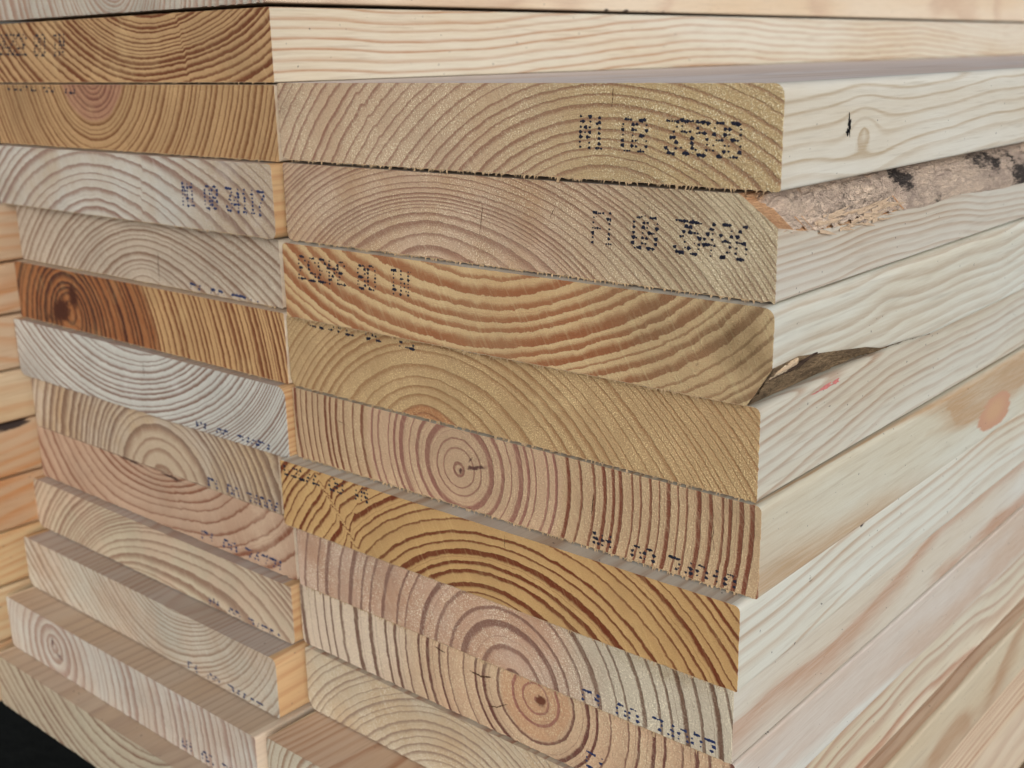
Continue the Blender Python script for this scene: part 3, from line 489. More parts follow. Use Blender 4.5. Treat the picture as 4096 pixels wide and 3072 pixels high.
def printed_mark(plank, key, ink, thick=1.0):
    text, (ax, ay, ex, ey, hx, hy) = MARKS[key]
    T = PLACE[key][3] * 1000; W = PLACE[key][4] * 1000
    rng = random.Random(sum(map(ord, key + text)))
    V = []; Fc = []
    sgn = 1 if ex > 0 else -1
    for ci, ch in enumerate(text):
        if ch == ' ': continue
        cox, coy = rng.uniform(-.25, .25), rng.uniform(-.15, .15)
        for r, row in enumerate(FONT[ch].split()):
            for c, bit in enumerate(row):
                if bit != '1' or rng.random() < 0.02: continue
                fu = ci + c / 5.9; fv = r / 6.0
                u = ax + ex * fu + hx * fv + cox + rng.gauss(0, .07); v = ay + ey * fu + hy * fv + coy + rng.gauss(0, .08)
                rad = rng.choice((0.30, 0.36, 0.42, 0.50, 0.58, 0.66)) * thick
                dots = [(u, v, rad)]
                if rng.random() < 0.22: dots.append((u + rng.gauss(0, .6), v + rng.gauss(0, .35), rad * 0.5))
                for (a, b, rr) in dots:
                    if not (0.5 + rr < b < T - 0.4 - rr and 2 < a < W - 2): continue
                    n = 7; base = len(V)
                    for ring_r, hgt in ((1.0, -0.05), (0.75, -0.16)):
                        for q in range(n):
                            t = 6.283 * q / n; k = rr * ring_r * (1 + 0.25 * math.sin(3 * t + a * 5) * (ring_r == 1.0))
                            V.append(((a + k * 1.15 * math.cos(t)) / 1000, hgt / 1000, (b + k * 0.95 * math.sin(t)) / 1000))
                    for q in range(n):
                        Fc.append((base + q, base + (q + 1) % n, base + n + (q + 1) % n, base + n + q))
                    Fc.append(tuple(base + n + q for q in range(n)))
    me = bpy.data.meshes.new('printed_mark'); me.from_pydata(V, [], Fc); me.materials.append(ink); me.update()
    o = bpy.data.objects.new('printed_mark', me); COL.objects.link(o); o.parent = plank
    return o

# ------------------------------------------------------------------ the setting
def box(name, x0, x1, y0, y1, z0, z1, mat):
    v = [(x, y, z) for x in (x0, x1) for y in (y0, y1) for z in (z0, z1)]
    f = [(0, 1, 3, 2), (4, 6, 7, 5), (0, 4, 5, 1), (2, 3, 7, 6), (0, 2, 6, 4), (1, 5, 7, 3)]
    cx, cy, cz = (x0 + x1) / 2, (y0 + y1) / 2, (z0 + z1) / 2
    me = bpy.data.meshes.new(name); me.from_pydata([(a - cx, b - cy, c - cz) for a, b, c in v], [], f); me.materials.append(mat); me.update()
    o = bpy.data.objects.new(name, me); COL.objects.link(o); o.location = (cx, cy, cz)
    return o
q = NT('dark_ground'); g1 = q.noise(q.coords(1), 60, 5, 0.6); g2 = q.noise(q.coords(2), 6, 3, 0.6)
q.set(q.b, 'Base Color', q.mix(g1, (0.006, 0.007, 0.007, 1), (0.016, 0.018, 0.017, 1))); q.set(q.b, 'Roughness', 0.9)
q.set(q.b, 'Specular IOR Level', 0.1)
q.set(q.b, 'Normal', q.n('ShaderNodeBump', {'Strength': 0.6, 'Distance': 0.004, 'Height': q.math('ADD', g1, g2)}).outputs[0])
gm = bpy.data.meshes.new('ground')
N = 24; gx = [math.copysign(abs(t) ** 3 * 60, t) for t in np.linspace(-1, 1, N)]
gm.from_pydata([(a, b, 0.004 * noise.noise(Vector((a * 3, b * 3, 0)))) for a in gx for b in gx], [],
               [(i * N + j, (i + 1) * N + j, (i + 1) * N + j + 1, i * N + j + 1) for i in range(N - 1) for j in range(N - 1)])
gm.materials.append(q.m); gm.update()
go = bpy.data.objects.new('ground', gm); COL.objects.link(go); go.location = (0, 0, -0.47); go['kind'] = 'structure'

# ------------------------------------------------------------------ the planks
WANE2 = bark_material('inner_bark', (214, 172, 134), (198, 150, 112), (96, 74, 66), 0.35, 2)
WANE3 = bark_material('weathered_wane', (158, 136, 108), (128, 106, 84), (70, 58, 48), 0.6, 5)
def w2(y):      # height of the lower limit of the wane, and its width on the top face
    return (float(np.interp(y, (0, 13, 25, 44, 77, 95, 122, 160, 190, 400), (19.4, 17.2, 16.2, 15.6, 15.8, 14.8, 15.9, 13.9, 13.7, 12.0))), 11.5 + 1.0 * math.sin(y / 37.0) * min(1, y / 30))
def w3(y):
    return (float(np.interp(y, (0, 14, 30, 46, 57, 68, 86, 108), (11.4, 11.9, 9.7, 7.4, 5.8, 3.3, 2.1, 0.0))), 7.2)

S_CREAM = dict(se=(222, 208, 188), sl=(196, 168, 146))
def S(**k):
    d = dict(S_CREAM); d.update(k); return d
SPEC = {
'L0': dict(sdark=[(205,.3,2.2,.9,.85),(221,.3,2.4,1.0,.85),(240,.2,2,.8,.8),(254,.2,2,.8,.8)], e=(190,184,170), l=(160,128,110), fz=.3),
'L1': dict(soft=1.7, kinks=[(148.7,27.8,153.6,3,2.6,1.1)],e=(190,155,113), l=(106,59,36), lw=0.27, st=.95, fz=.12, jag=1.3, **S(se=(215, 210, 196), sl=(172, 120, 81), sst=.95, slo=.7)),
'L2': dict(e=(186,151,109), l=(116,73,44), he=(165,123,98), hl=(119,77,63), hr=22, fz=.15, lw=0.25),
'L3': dict(kinks=[(125.9,24,121.8,0,2.5,1.6)],e=(198,195,185), l=(138,108,94), e2=(186,172,152), lw=0.21, st=.85, fz=.2, r=(.70,.9,(176,158,136),(136,112,96)), **S(se=(200,168,128), sl=(164,108,66), te=(178,168,160), tl=(150,118,102), slo=.5, sst=.9)),  # se/sl: orange bounce light of the narrow gap painted into the side
'L4': dict(e=(188,173,155), l=(123,94,75), lw=0.23, fz=.3),
'L5': dict(e=(194,157,111), l=(113,65,40), he=(146,92,56), hl=(70,37,29), hr=68, lw=0.30, st=.95, fz=.08, bump=.5,
           marks=[(40,8,11,7,20,1.0),(52,16,5,8,10,.9),(30,3,12,5,0,.6),(52,2,9,3,-20,.5)], dk=(70,38,26)),
'L6': dict(e=(202,202,194), l=(128,101,87), lw=0.25, st=.9, fz=.15, **S(se=(200,168,128), sl=(164,108,66), te=(178,168,160), tl=(150,118,102), slo=.5, sst=.9)),  # side colour carries painted orange bounce light from the gap
'L7': dict(e=(190,175,157), l=(119,91,73), e2=(184,159,127), he=(184,164,140), hl=(133,99,78), hr=30, fz=.3),
'L8': dict(kinks=[(119,19,126.6,7,3,.8)],e=(188,161,138), l=(129,83,62), e2=(182,152,128), lw=0.18, fz=.12, st=.95,
           marks=[(85,26.5,16,1.1,-3,.9),(118,25.6,12,1.0,-4,.95),(70,27,12,1,0,.7)], dk=(66,44,40)),
'L9': dict(e=(190,178,154), l=(138,108,89), e2=(196,173,150), fz=.15, **S(se=(200,168,128), sl=(164,108,66), te=(178,168,160), tl=(150,118,102), slo=.5, sst=.9)),  # se/sl include the gap's warm interreflection as colour
'L10': dict(e=(194,188,172), l=(140,114,94), e2=(190,170,148), lw=0.21, fz=.25, **S(se=(200,168,128), sl=(164,108,66), te=(178,168,160), tl=(150,118,102), slo=.5, sst=.9)),  # warm interreflection of the gap painted into se/sl
'L11': dict(e=(196,193,183), l=(157,130,116), e2=(190,176,160), fz=.15, lw=0.25,
            marks=[(43,16,1.1,4,0,.95),(48,10,5,1,-20,.85)], dk=(96,72,72)),
'L12': dict(e=(184,174,152), l=(123,91,73), e2=(180,166,144), fz=.15, lw=0.18),
'R1': dict(te=(240,226,222), tl=(212,190,180),kinks=[(40,25.4,51.5,9.8,2,1.0)],e=(194,170,144), l=(136,94,78), lw=0.14, st=.7, fz=.8, gr=.5, e2=(190,164,136), r=(.35,.8,(180,156,116),(130,92,70)),  # te/tl: grazing sky reflection painted into the top face colour
           stains=[(2,18,12,12,.55)], sc=(215,212,210),
           **S(se=(220, 219, 211), sl=(181, 161, 132), sst=1.0, slo=.80, knots=[(47,12,22,15,.45)], bosses=[(47,12.5,9,5.5,-6.5)], blots=[(44,12,5,4.0,.40)], bc=(204,178,146), bi=(214,194,160), ba=.45, drift=.8)),
'R2': dict(e=(194,168,144), l=(129,89,73), lw=0.26, st=.65, fz=.75, gr=.45, e2=(182,151,119), jag=.9, saw=50, rag=1.5,
           wane_top=w2, wane_mat=WANE2, r=(.55,.95,(174,158,130),(122,94,74)),
           **S(se=(206, 203, 194), sl=(172, 146, 123), sst=.95, slo=.45)),
'R3': dict(soft=1.7, tb=-.12,kinks=[(146,26,165.7,12.5,1.6,.8)],e=(203,176,134), l=(146,90,58), lw=0.30, st=.8, fz=.14, e2=(194,163,121), jag=1.4,
           wane_bot=w3, wane_mat=WANE3, stains=[(188,16,14,14,.6)], sc=(186,178,166), r=(.7,.95,(178,154,118),(122,92,66)),
           marks=[(175,9,1.2,1.6,0,.6)],
           **S(se=(217, 221, 215), sl=(179, 161, 139), sst=.85, slo=.35, knots=[(70,12,12,9,.5)], drift=1.3)),
'R4': dict(e=(186,157,117), l=(138,98,64), lw=0.18, st=.6, fz=.7, gr=.5, e2=(178,150,110), he=(167,119,82), hl=(116,75,56), hr=15, jag=.8, rag=1.6,
           **S(se=(209, 209, 200), sl=(166, 135, 111), sst=.9, slo=.55)),
'R5': dict(soft=1.5, e=(188,162,128), l=(114,64,47), lw=0.20, st=.98, fz=.45, e2=(184,156,124), he=(186,156,128), hl=(140,96,84), hr=44, jag=.6, rag=1.4,
           marks=[(86.2,13.0,1.3,1.5,0,.9),(93.5,15.6,6.2,1.0,14,.95),(91,18,2.6,.8,50,.7)], dk=(92,64,58),
           **S(se=(213, 215, 205), sl=(179, 135, 88), sst=.8, slo=.4, blots=[(186,9.4,20,8,1.0)], ba=1.0, bc=(200,158,134), bi=(206,170,138), drift=.35)),
'R6': dict(soft=1.5, kinks=[(25.1,20.9,39.7,3.2,2.4,4.6),(46,28,38,8,2.0,-1.6)],e=(194,158,108), l=(104,49,27), lw=0.21, st=.98, fz=.10, e2=(188,152,102), jag=1.1, bump=.45, rag=.8,
           **S(se=(217, 219, 211), sl=(177, 142, 109), sst=.9, slo=.6, sdark=[(43,20,2.2,4.2,.62),(78,25.2,2.2,1.2,.8)])),
'R7': dict(soft=1.5, e=(198,170,150), l=(123,87,75), lw=0.15, st=.9, fz=.8, e2=(186,148,121), jag=.5, r=(.62,.78,(194,184,164),(104,78,62)),
           stains=[(168,22,26,5,.6)], sc=(200,188,168), **S(se=(215, 215, 209), sl=(183, 135, 104), sst=.85, slo=.5, drift=.5)),
'R8': dict(soft=1.5, r=(.42,.18,(204,186,166),(112,84,72)), e=(201,168,138), l=(101,61,54), lw=0.12, st=.95, fz=.5, e2=(198,170,140), jag=.6, he=(190,150,117), hl=(148,96,84), hr=16,
           marks=[(123.6,19.4,3.0,2.6,0,.95),(84,22,1,5,0,.45),(90,9,1,5,10,.4),(96,16,4,.8,-10,.5)], dk=(104,62,46),
           **S(se=(217, 219, 215), sl=(190, 153, 127), sst=.7, slo=.3, drift=.4)),
'R9': dict(e=(196,184,161), l=(142,119,102), lw=0.16, st=.8, fz=.45, e2=(188,165,134), **S(se=(213, 209, 194), sl=(160, 97, 67), sst=.98, slo=.55)),
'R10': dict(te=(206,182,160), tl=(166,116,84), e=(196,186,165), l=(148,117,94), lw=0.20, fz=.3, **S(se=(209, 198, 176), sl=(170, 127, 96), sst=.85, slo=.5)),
'R11': dict(e=(180,162,134), l=(128,90,70), se=(222, 204, 180), sl=(166, 100, 66), sst=1.2, slo=.5, drift=.4),
'R12': dict(e=(188,169,140), l=(136,89,67), sst=.98, slo=.4), 'R13': dict(e=(188,169,140), l=(136,89,67)),
}
for k_ in SPEC:
    for a_, b_ in S_CREAM.items(): SPEC[k_].setdefault(a_, b_)
# eased corners (top left, top right, bottom right, bottom left)
RAD = {'L1': (.6,.6,.6,.6), 'L2': (.6,.6,.8,.6), 'L3': (2,1.5,3,3.5), 'L4': (3,.8,1,2), 'L5': (.8,.5,.6,.8), 'L6': (1,4,1.5,3.5), 'L7': (1,1,1,2),
       'L8': (1,1,1.5,1), 'L9': (1,.8,3,4), 'L10': (1.5,3,.8,3.5), 'L11': (.8,1,1,2.5), 'L12': (.8,1,1,2), 'L0': (1,1,1,1),
       'R1': (1.2,3,.8,3.5), 'R2': (1,.5,.6,3), 'R3': (2,3,.5,.8), 'R4': (.8,2.0,.8,3.5), 'R5': (.8,1.8,.8,1), 'R6': (.6,1.8,.8,1),
       'R7': (.8,1,.8,1.5), 'R8': (.8,1,1,2.5), 'R9': (1.2,1.5,1,5), 'R10': (.5,1.2,1,1), 'R11': (1,1.5,1,1), 'R12': (1,1,1,1), 'R13': (1,1,1,1)}
GL = 'planks stacked in the left column'; GR = 'planks stacked in the right column'
LABEL = {
'L0': "topmost plank in the photo, only the bottom of its end and side showing",
'L1': "golden plank with dark U-shaped rings and a cream striped side, beneath the topmost plank",
'L2': "tan plank with a pinkish half-round heart at the top edge of its end",
'L3': "whitish left-column plank with hill-shaped rings and a complete blue code near its right edge",
'L4': "grey-tan plank with tight arched rings, lying directly on the orange-brown knotty plank",
'L5': "orange-brown plank with a dark knotty pith at its left end and steep close rings",
'L6': "white plank with dark nested U-shaped rings, just beneath the orange-brown knotty plank",
'L7': "grey-tan plank with round arched rings, lying on the pinkish plank with the bark line",
'L8': "pinkish plank with wide wavy rings and a dark bark line along its top edge",
'L9': "pale left-column plank with arched rings, directly under the pinkish plank with bark line",
'L10': "pale plank with bowl-shaped rings, resting on the plank with a dark pith crack",
'L11': "whitish plank with a dark checked pith at far left and steep fine rings",
'L12': "lowest plank of the left column, pale with few curved rings, above the black ground",
'R1': "top right-hand plank, grey-tan end reading N1 08 35588, small knot on its side",
'R2': "plank reading F1 08 35496 with rough bark along its upper right edge",
'R3': "golden-brown plank with broad sagging rings, upside-down code and barky lower right edge",
'R4': "yellowish-tan plank with low arched rings and a pink paint mark on its side",
'R5': "plank with a full round pith and bold upright dark rings, reading N1 08 34010",
'R6': "golden jutting plank with strong dark rings and a zigzag kink at its left end",
'R7': "tan to whitish plank with rings arching over its lower edge, under the golden plank",
'R8': "tan plank with a dark star-shaped pith, just above the plank with rounded left end",
'R9': "whitish plank with rounded left end, below the plank with star-shaped pith",
'R10': "jutting plank at the bottom, mostly its flat striped top showing",
'R11': "brown-striped plank side in the bottom right corner, below a dark gap",
'R12': "second plank from the bottom of the right column, below the brown-striped one",
'R13': "lowest plank of the right column, only just glimpsed in the corner"}
PL_OBJ = {}
for key in ('L0','L1','L2','L3','L4','L5','L6','L7','L8','L9','L10','L11','L12','R1','R2','R3','R4','R5','R6','R7','R8','R9','R10','R11','R12','R13'):
    fine = 2 if key[0] == 'R' and key not in ('R12', 'R13') or key == 'L1' or key == 'L0' else 1
    o = make_plank(key, LABEL[key], SPEC[key], GL if key[0] == 'L' else GR, rad=RAD[key], fine=fine)
    PL_OBJ[key] = o
    if key in MARKS:
        printed_mark(o, key, INK if key in ('R1','R2','R3','R4','R5','R6','L1','L2') else INK_BLUE, 1.12 if key[0] == 'L' else 1.0)
# neighbouring pack on the left: its planks stick out further, only their long sides show
PKL = ["uppermost visible plank side of the left-hand pack, beside the whitish printed plank",
 "orange-tinted plank side at the left border, second down in its pack",
 "striped plank side at the left border, third from the top of its pack",
 "wide-grained plank side at the left border, fourth from the top of its pack",
 "plank side with a dark bark smudge on its upper edge, at the left border",
 "plank side just below the one with the dark bark smudge, at the left border",
 "plank side with swirling orange grain at the left border, third from its pack's bottom",
 "smooth pale plank side at the left border, second from the bottom of its pack",
 "lowest plank side of the left-hand pack, just above the black ground"]
for i in range(9):
    key = 'K%d' % (i + 1)
    sp = dict(e=(188,167,136), l=(138,93,62), **S(se=((180,158,134),(184,162,138),(178,154,128),(188,168,140),(180,154,126),(176,148,120),(188,162,124),(190,170,138),(184,162,134))[i],  # se/sl: warm, dim bounce light painted into the pack's side colours
              sl=(168, 111, 61), sst=(.9,.8,.95,.7,.95,.9,.95,.6,.7)[i], slo=.5, drift=1.2 if i != 6 else 3.0))
    if i == 4: sp['sdark'] = [(68, 27, 12, 3.5, 1.0)]
    o = make_plank(key, PKL[i], sp, 'planks of the left-hand pack', rad=(1,2,2,1), fine=0)
    if key in MARKS: pass

# bottoms of the stacks: bearers
BEAR = plain('bearer_wood', (120, 100, 78), 0.85)
for k, (a, b, yy, zt) in enumerate(((-0.62, -0.41, 0.40, -0.337), (-0.405, -0.205, 0.42, -0.3315), (-0.200, 0.03, 0.40, -0.387))):
    o = box('bearer', a, b, yy, yy + 0.07, -0.475, zt - 0.0, BEAR)
    o['label'] = 'bearer timber in the dark under the ' + ('left-hand pack', 'left column of planks', 'right column of planks')[k]
    o['category'] = 'bearer'; o['group'] = 'bearer timbers under the stack'
def grid_mesh(name, pts, nu, nv, mat, parent, atts=None):
    """pts[nu][nv] in millimetres in the plank's own frame"""
    V = [(p[0] / 1000, p[1] / 1000, p[2] / 1000) for row in pts for p in row]
    Fc = [(i * nv + j, (i + 1) * nv + j, (i + 1) * nv + j + 1, i * nv + j + 1) for i in range(nu - 1) for j in range(nv - 1)]
    me = bpy.data.meshes.new(name); me.from_pydata(V, [], Fc); me.materials.append(mat)
    me.polygons.foreach_set('use_smooth', [True] * len(Fc))
    for k, a in (atts or {}).items():
        at = me.attributes.new(k, 'FLOAT', 'POINT'); at.data.foreach_set('value', np.asarray(a, dtype=np.float32))
    me.update(); o = bpy.data.objects.new(name, me); COL.objects.link(o); o.parent = parent
    return o
# bark on the waney upper edge of the second plank
BARK = bark_material('pinkish_bark', (208, 188, 170), (174, 156, 144), (66, 60, 58), 0.6, 8)
ysb = list(np.arange(4.0, 130, 0.8)) + list(np.arange(130, 420, 2.0)); nw = 30
rows = []; dk = []; warm = []; W2 = PLACE['R2'][4] * 1000; W3 = PLACE['R3'][4] * 1000
for y in ysb:
    lo, ub = w2(y); u0 = W2 - ub; row = []
    T2 = PLACE['R2'][3] * 1000
    ext = 2.2 * noise.noise(Vector((y * 0.11, 4, 0))) + 1.8 * noise.noise(Vector((y * 0.35, 9, 0)))
    ext *= 1.0 if y < 70 else 0.5
    for j in range(nw + 1):
        wv = j / nw
        u = u0 + (W2 + 0.3 - u0) * wv; v = T2 + (lo - ext * (0.8 if y < 75 else .4) - T2) * wv
        torn = max(0, min(1, (y - 20) / 3)) * max(0, min(1, (78 - y) / 6))
        lobe1 = math.sin(math.pi * min(1, max(0, (wv + .04) / (0.70 if y < 80 else 1.02)))) ** 0.5 if (wv + .04) < (0.70 if y < 80 else 1.02) else 0.0
        lobe2 = torn * (max(0.0, math.sin(math.pi * min(1, max(0, (wv - .45) / .6))))) ** 0.5
        start = 3.5 + 20 * max(0, wv - .15) + 3.5 * noise.noise(Vector((wv * 9, 3, 3)))
        rise = max(0, min(1, (y - start) / 0.8))
        env = max(lobe1 * rise, lobe2 * 0.62)
        thick = (3.4 + 0.7 * noise.noise(Vector((y * 0.04, wv * 1.6, 1))))
        f = noise.noise(Vector((y * 0.05, wv * 9, 2))) * 0.8 + noise.noise(Vector((y * 0.22, wv * 24, 5))) * (1.3 + 2.0 * lobe2) * (y < 100 or .6) + noise.noise(Vector((y * 0.8, wv * 34, 7))) * (0.7 + 1.2 * lobe2)
        f -= 2.2 * math.exp(-((y - 86) / 4.5) ** 2 - ((wv - .45) / .22) ** 2)          # dark hole
        rise = 1.0
        warm.append(max(0.0, 1 - y / 9.0) + 0.5 * torn * max(0, noise.noise(Vector((y * 0.12, wv * 5, 21))) * 2) + 0.6 * max(0, min(1, (58 - y) / 25)) * max(0, 1 - wv * 3.3))
        # torn hollows
        h = noise.noise(Vector((y * 0.16, wv * 4 + 3, 11)))
        hol = -1.6 * max(0, h - 0.22) * 2.5 * (0.3 + lobe2)
        b = env * rise * (thick + f + hol) - 0.1
        du_, dv_ = 0.60 * b, 0.80 * b
        uu = u + du_; vv = min(v + dv_, T2 - 0.15 if uu < W2 + 0.6 else v + dv_)
        row.append((uu, y, vv))
        d = 0.8 * math.exp(-((y - 86) / 8) ** 2 - ((wv - .5) / .35) ** 2) + 0.62 * math.exp(-((y - 150) / 15) ** 2 - ((wv - .4) / .5) ** 2) + .3 * math.exp(-((y - 190) / 16) ** 2)
        dk.append(d + 0.1 * (y > 70))
    rows.append(row)
# close the near end
end = [(p[0] - 0.5, 0.6, p[2] - 0.4) for p in rows[0]]
rows.insert(0, end); dk = [0.1] * (nw + 1) + dk; warm = [1.0] * (nw + 1) + warm
b = grid_mesh('bark', rows, len(rows), nw + 1, BARK, PL_OBJ['R2'], {'dark': dk, 'warm': warm})
b['label'] = 'rough pinkish-grey torn bark along the upper right edge'
# splinters standing off the torn lower edge of the bark
rng = random.Random(5); V = []; Fc = []
for k in range(60):
    y = rng.uniform(20, 70); lo, u0 = w2(y); L_ = rng.uniform(3, 12); a = rng.uniform(-0.2, 0.3)
    v = lo + rng.uniform(-1.5, 3.0); u = W2 + 0.4 + rng.uniform(-0.4, .7); wd = rng.uniform(.2, 1.3)
    base = len(V); lift = rng.uniform(.1, 1.8)
    for (dy, dv, du_) in ((0, 0, 0), (0, wd, -.2), (L_ * .6, wd * .7 + a * L_ * .6, lift * .4), (L_, a * L_, lift), (L_ * .55, a * L_ * .5 - wd * .2, lift * .2)):
        V.append(((u + du_) / 1000, (y + dy) / 1000, (v + dv) / 1000))
    V.append(((u - .4) / 1000, (y + L_ * .4) / 1000, (v + wd * .3) / 1000))
    Fc += [(base, base + 1, base + 2, base + 3, base + 4), (base, base + 5, base + 1), (base + 1, base + 5, base + 2), (base + 2, base + 5, base + 3), (base + 3, base + 5, base + 4), (base + 4, base + 5, base)]
me = bpy.data.meshes.new('splinters'); me.from_pydata(V, [], Fc); me.materials.append(plain('pale_splinter', (226, 200, 172), .8)); me.update()
o = bpy.data.objects.new('splinters', me); COL.objects.link(o); o.parent = PL_OBJ['R2']

# weathered bark skin on the waney lower edge of the third plank
BARK3 = bark_material('weathered_bark', (150, 128, 100), (104, 86, 68), (50, 42, 36), 0.8, 21)
rows = []; dk = []
for y in np.arange(0.3, 108, 0.7):
    hi, ub = w3(y); row = []; fade_ = min(1, (108 - y) / 20)
    for j in range(19):
        wv = j / 18; u = W3 + (-ub) * wv; v = hi * (1 - wv)
        b_ = fade_ * math.sin(math.pi * wv) ** .4 * (0.45 + 0.55 * noise.noise(Vector((y * .12, wv * 3, 31))) + 0.6 * noise.noise(Vector((y * .5, wv * 14, 32))) + .55 * noise.noise(Vector((y * 1.3, wv * 25, 33))))
        row.append((u + .75 * b_ + .05, y, v - .55 * b_ + .02))
        dk.append(.55 * math.exp(-((y - 8) / 9) ** 2) * (wv > .35) + .35 * math.exp(-((y - 82) / 9) ** 2))
    rows.append(row)
b = grid_mesh('bark', rows, len(rows), 19, BARK3, PL_OBJ['R3'], {'dark': dk})
b['label'] = 'brown weathered bark along the lower right edge'
# curled flake on the waney lower edge of the third plank
FLAKE = bark_material('pale_flake', (226, 206, 180), (206, 176, 142), (120, 92, 70), 0.0, 12)
rows = []
for k in range(40):
    t = k / 39.0; y = 1.5 + 12 * t
    c = (W3 - 1.9 + 2.0 * t, 8.6 + 2.2 * t)
    row = []
    wd = (1.7 - 0.9 * abs(t - .5)) * (1 + .35 * noise.noise(Vector((t * 9, 0, 3))))
    for j in range(9):
        a = 2 * math.pi * j / 8
        rr = 1 + .3 * noise.noise(Vector((t * 14, math.cos(a) * 2, math.sin(a) * 2)))
        row.append((c[0] + 0.55 * rr * math.cos(a) * (1 - .2 * t), y, c[1] + wd * rr * math.sin(a) * .75))
    rows.append(row)
grid_mesh('wood_flake', rows, 40, 9, FLAKE, PL_OBJ['R3'])
DARKB = bark_material('dark_bark_sliver', (84, 66, 54), (58, 46, 40), (34, 30, 30), 0.5, 15)
rows = []
for k in range(40):
    t = k / 39.0; y = 2 + 23 * t; row = []
    c = (W3 - 1.8 + 1.9 * t, 7.6 + 2.9 * t + .3 * math.sin(t * 9))
    for j in range(9):
        a = 2 * math.pi * j / 8; rr = (1 + .5 * noise.noise(Vector((t * 12, a, 8)))) * math.sin(math.pi * (0.06 + .9 * t)) ** .5
        row.append((c[0] + .8 * rr * math.cos(a), y, c[1] + .6 * rr * math.sin(a)))
    rows.append(row)
grid_mesh('bark_sliver', rows, 40, 9, DARKB, PL_OBJ['R3'])

# pink paint dabs on the side of the fourth plank
PINK = plain('pink_marking_paint', (238, 150, 146), 0.5)
def dab(name, parent, mat, shapes, x):
    V = []; Fc = []
    for (cy, cv, ry, rv, ang, sd) in shapes:
        base = len(V); n = 28; ca, sa = math.cos(ang), math.sin(ang)
        V.append((x / 1000, cy / 1000, cv / 1000))
        for q in range(n):
            t = 2 * math.pi * q / n; k = 1 + 1.1 * noise.noise(Vector((math.cos(t) * 1.8 + sd, math.sin(t) * 1.8, sd)))
            a_, b_ = ry * k * math.cos(t), rv * k * math.sin(t)
            V.append((x / 1000, (cy + a_ * ca - b_ * sa) / 1000, (cv + a_ * sa + b_ * ca) / 1000))
        for q in range(n): Fc.append((base, base + 1 + q, base + 1 + (q + 1) % n))
    me = bpy.data.meshes.new(name); me.from_pydata(V, [], Fc); me.materials.append(mat); me.update()
    o = bpy.data.objects.new(name, me); COL.objects.link(o); o.parent = parent
    return o
dab('paint_mark', PL_OBJ['R4'], PINK, [(38, 24.0, 4.6, .55, .02, 1), (45, 24.2, 2.6, .6, .05, 4), (32, 23.7, 2.6, .22, .02, 7)], PLACE['R4'][4] * 1000 + 0.12)
dab('knot_check', PL_OBJ['R1'], plain('black_check', (26, 22, 26), .8), [(37.0, 15.0, 1.0, 2.8, .12, 2), (36.4, 12.4, 1.1, .8, 0, 5)], PLACE['R1'][4] * 1000 + 0.1)

# drying cracks in the cut ends
CRACK = plain('crack_dark', (84, 56, 38), .9)
def crack(key, pts, wd=.16):
    V = []; Fc = []; P_ = []
    rng = random.Random(len(key) + int(pts[0][0] * 10))
    for (a, b), (c, d) in zip(pts[:-1], pts[1:]):
        n = max(2, int(math.hypot(c - a, d - b) / .5))
        for k in range(n): P_.append((a + (c - a) * k / n, b + (d - b) * k / n))
    P_.append(pts[-1]); N_ = len(P_)
    for k, (a, b) in enumerate(P_):
        dx, dy = P_[min(k + 1, N_ - 1)][0] - P_[max(k - 1, 0)][0], P_[min(k + 1, N_ - 1)][1] - P_[max(k - 1, 0)][1]
        L_ = math.hypot(dx, dy) or 1; nx, ny = -dy / L_, dx / L_
        w_ = wd * (math.sin(math.pi * (k + .4) / (N_ + .2)) ** .7) * rng.uniform(.4, 1.2); o_ = rng.uniform(-.14, .14)
        V += [((a + nx * (o_ + w_)) / 1000, -.07 / 1000, (b + ny * (o_ + w_)) / 1000), ((a + nx * (o_ - w_)) / 1000, -.07 / 1000, (b + ny * (o_ - w_)) / 1000)]
    for k in range(N_ - 1): Fc.append((2 * k, 2 * k + 1, 2 * k + 3, 2 * k + 2))
    me = bpy.data.meshes.new('drying_crack'); me.from_pydata(V, [], Fc); me.materials.append(CRACK); me.update()
    o = bpy.data.objects.new('drying_crack', me); COL.objects.link(o); o.parent = PL_OBJ[key]
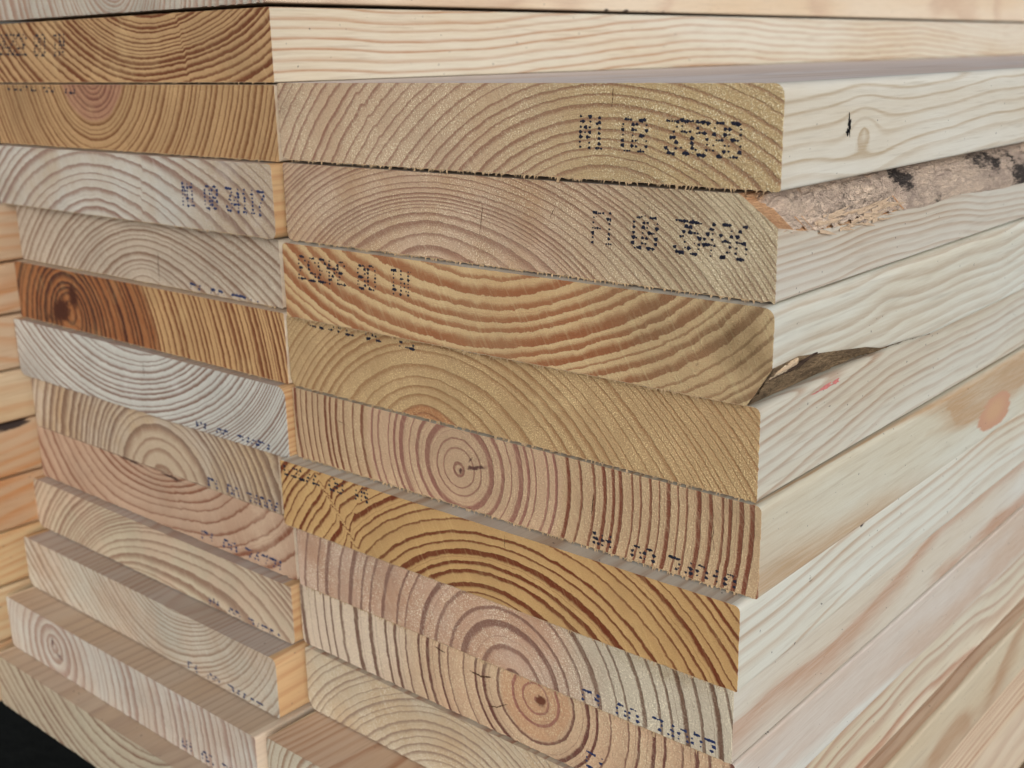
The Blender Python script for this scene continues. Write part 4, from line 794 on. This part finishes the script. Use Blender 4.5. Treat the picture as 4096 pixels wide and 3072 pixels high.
for key, pts, wd in (('R1', [(144.6, 25.6), (144.8, 23.2), (144.2, 20.0)], .14), ('R2', [(95.8, 18.7), (95.3, 14.5), (94.3, 9.4)], .15), ('R2', [(124.2, 19.9), (123.1, 18.1), (122.5, 16.7)], .13),
                     ('L4', [(118.4, 14.0), (117.9, 9.3), (117.5, 1.8)], .3), ('R5', [(141.5, 17.7), (141.1, 14.5), (140.8, 10.7)], .2), ('R6', [(113.7, 25.2), (113.4, 23.3), (113.8, 20.6)], .13),
                     ('R5', [(182.6, 20.2), (183.5, 17.9), (183.2, 14.6), (184.0, 10.7)], .13), ('R8', [(74.6, 23.2), (79.9, 22.3)], .4), ('R8', [(91.5, 19.4), (96.6, 19.1), (101.6, 20.4)], .45),
                     ('R8', [(99.4, 8.6), (103.8, 9.7), (108.8, 12.7)], .25), ('L6', [(112.6, 24), (112.2, 17)], .2), ('R5', [(24, 19), (29, 18.4)], .12)):
    crack(key, pts, wd)

# torn fibres hanging from the lower arris of the sawn ends
FIB = plain('torn_fibre', (196, 168, 132), .9)
def fibres(key, n, seed):
    T_, W_ = PLACE[key][3] * 1000, PLACE[key][4] * 1000; rg = random.Random(seed); V = []; Fc = []
    u = 4.0; k = 0
    while u < W_ - 4:                      # one continuous fringe along the edge, a few hairs longer than the rest
        L_ = rg.choice((.5, .7, 1.0, 1.4)) if rg.random() < n / 520 else .0
        y = rg.uniform(-.12, .02); a = rg.uniform(-.5, .5) * L_
        V += [(u / 1000, (y - .05) / 1000, .22 / 1000), ((u + a) / 1000, (y - .12 - .3 * (L_ > .1)) / 1000, (.1 - L_) / 1000)]
        if k: Fc.append((2 * k - 2, 2 * k - 1, 2 * k + 1, 2 * k))
        k += 1; u += rg.uniform(.14, .3)
    me = bpy.data.meshes.new('torn_fibres'); me.from_pydata(V, [], Fc); me.materials.append(FIB); me.update()
    o = bpy.data.objects.new('torn_fibres', me); COL.objects.link(o); o.parent = PL_OBJ[key]
for k, (key, n) in enumerate((('R1', 90), ('R2', 120), ('R3', 40), ('R4', 90), ('R5', 130), ('R6', 40), ('R7', 70), ('L1', 30), ('L2', 40), ('L3', 30), ('L4', 60), ('L5', 50))):
    fibres(key, n, k)
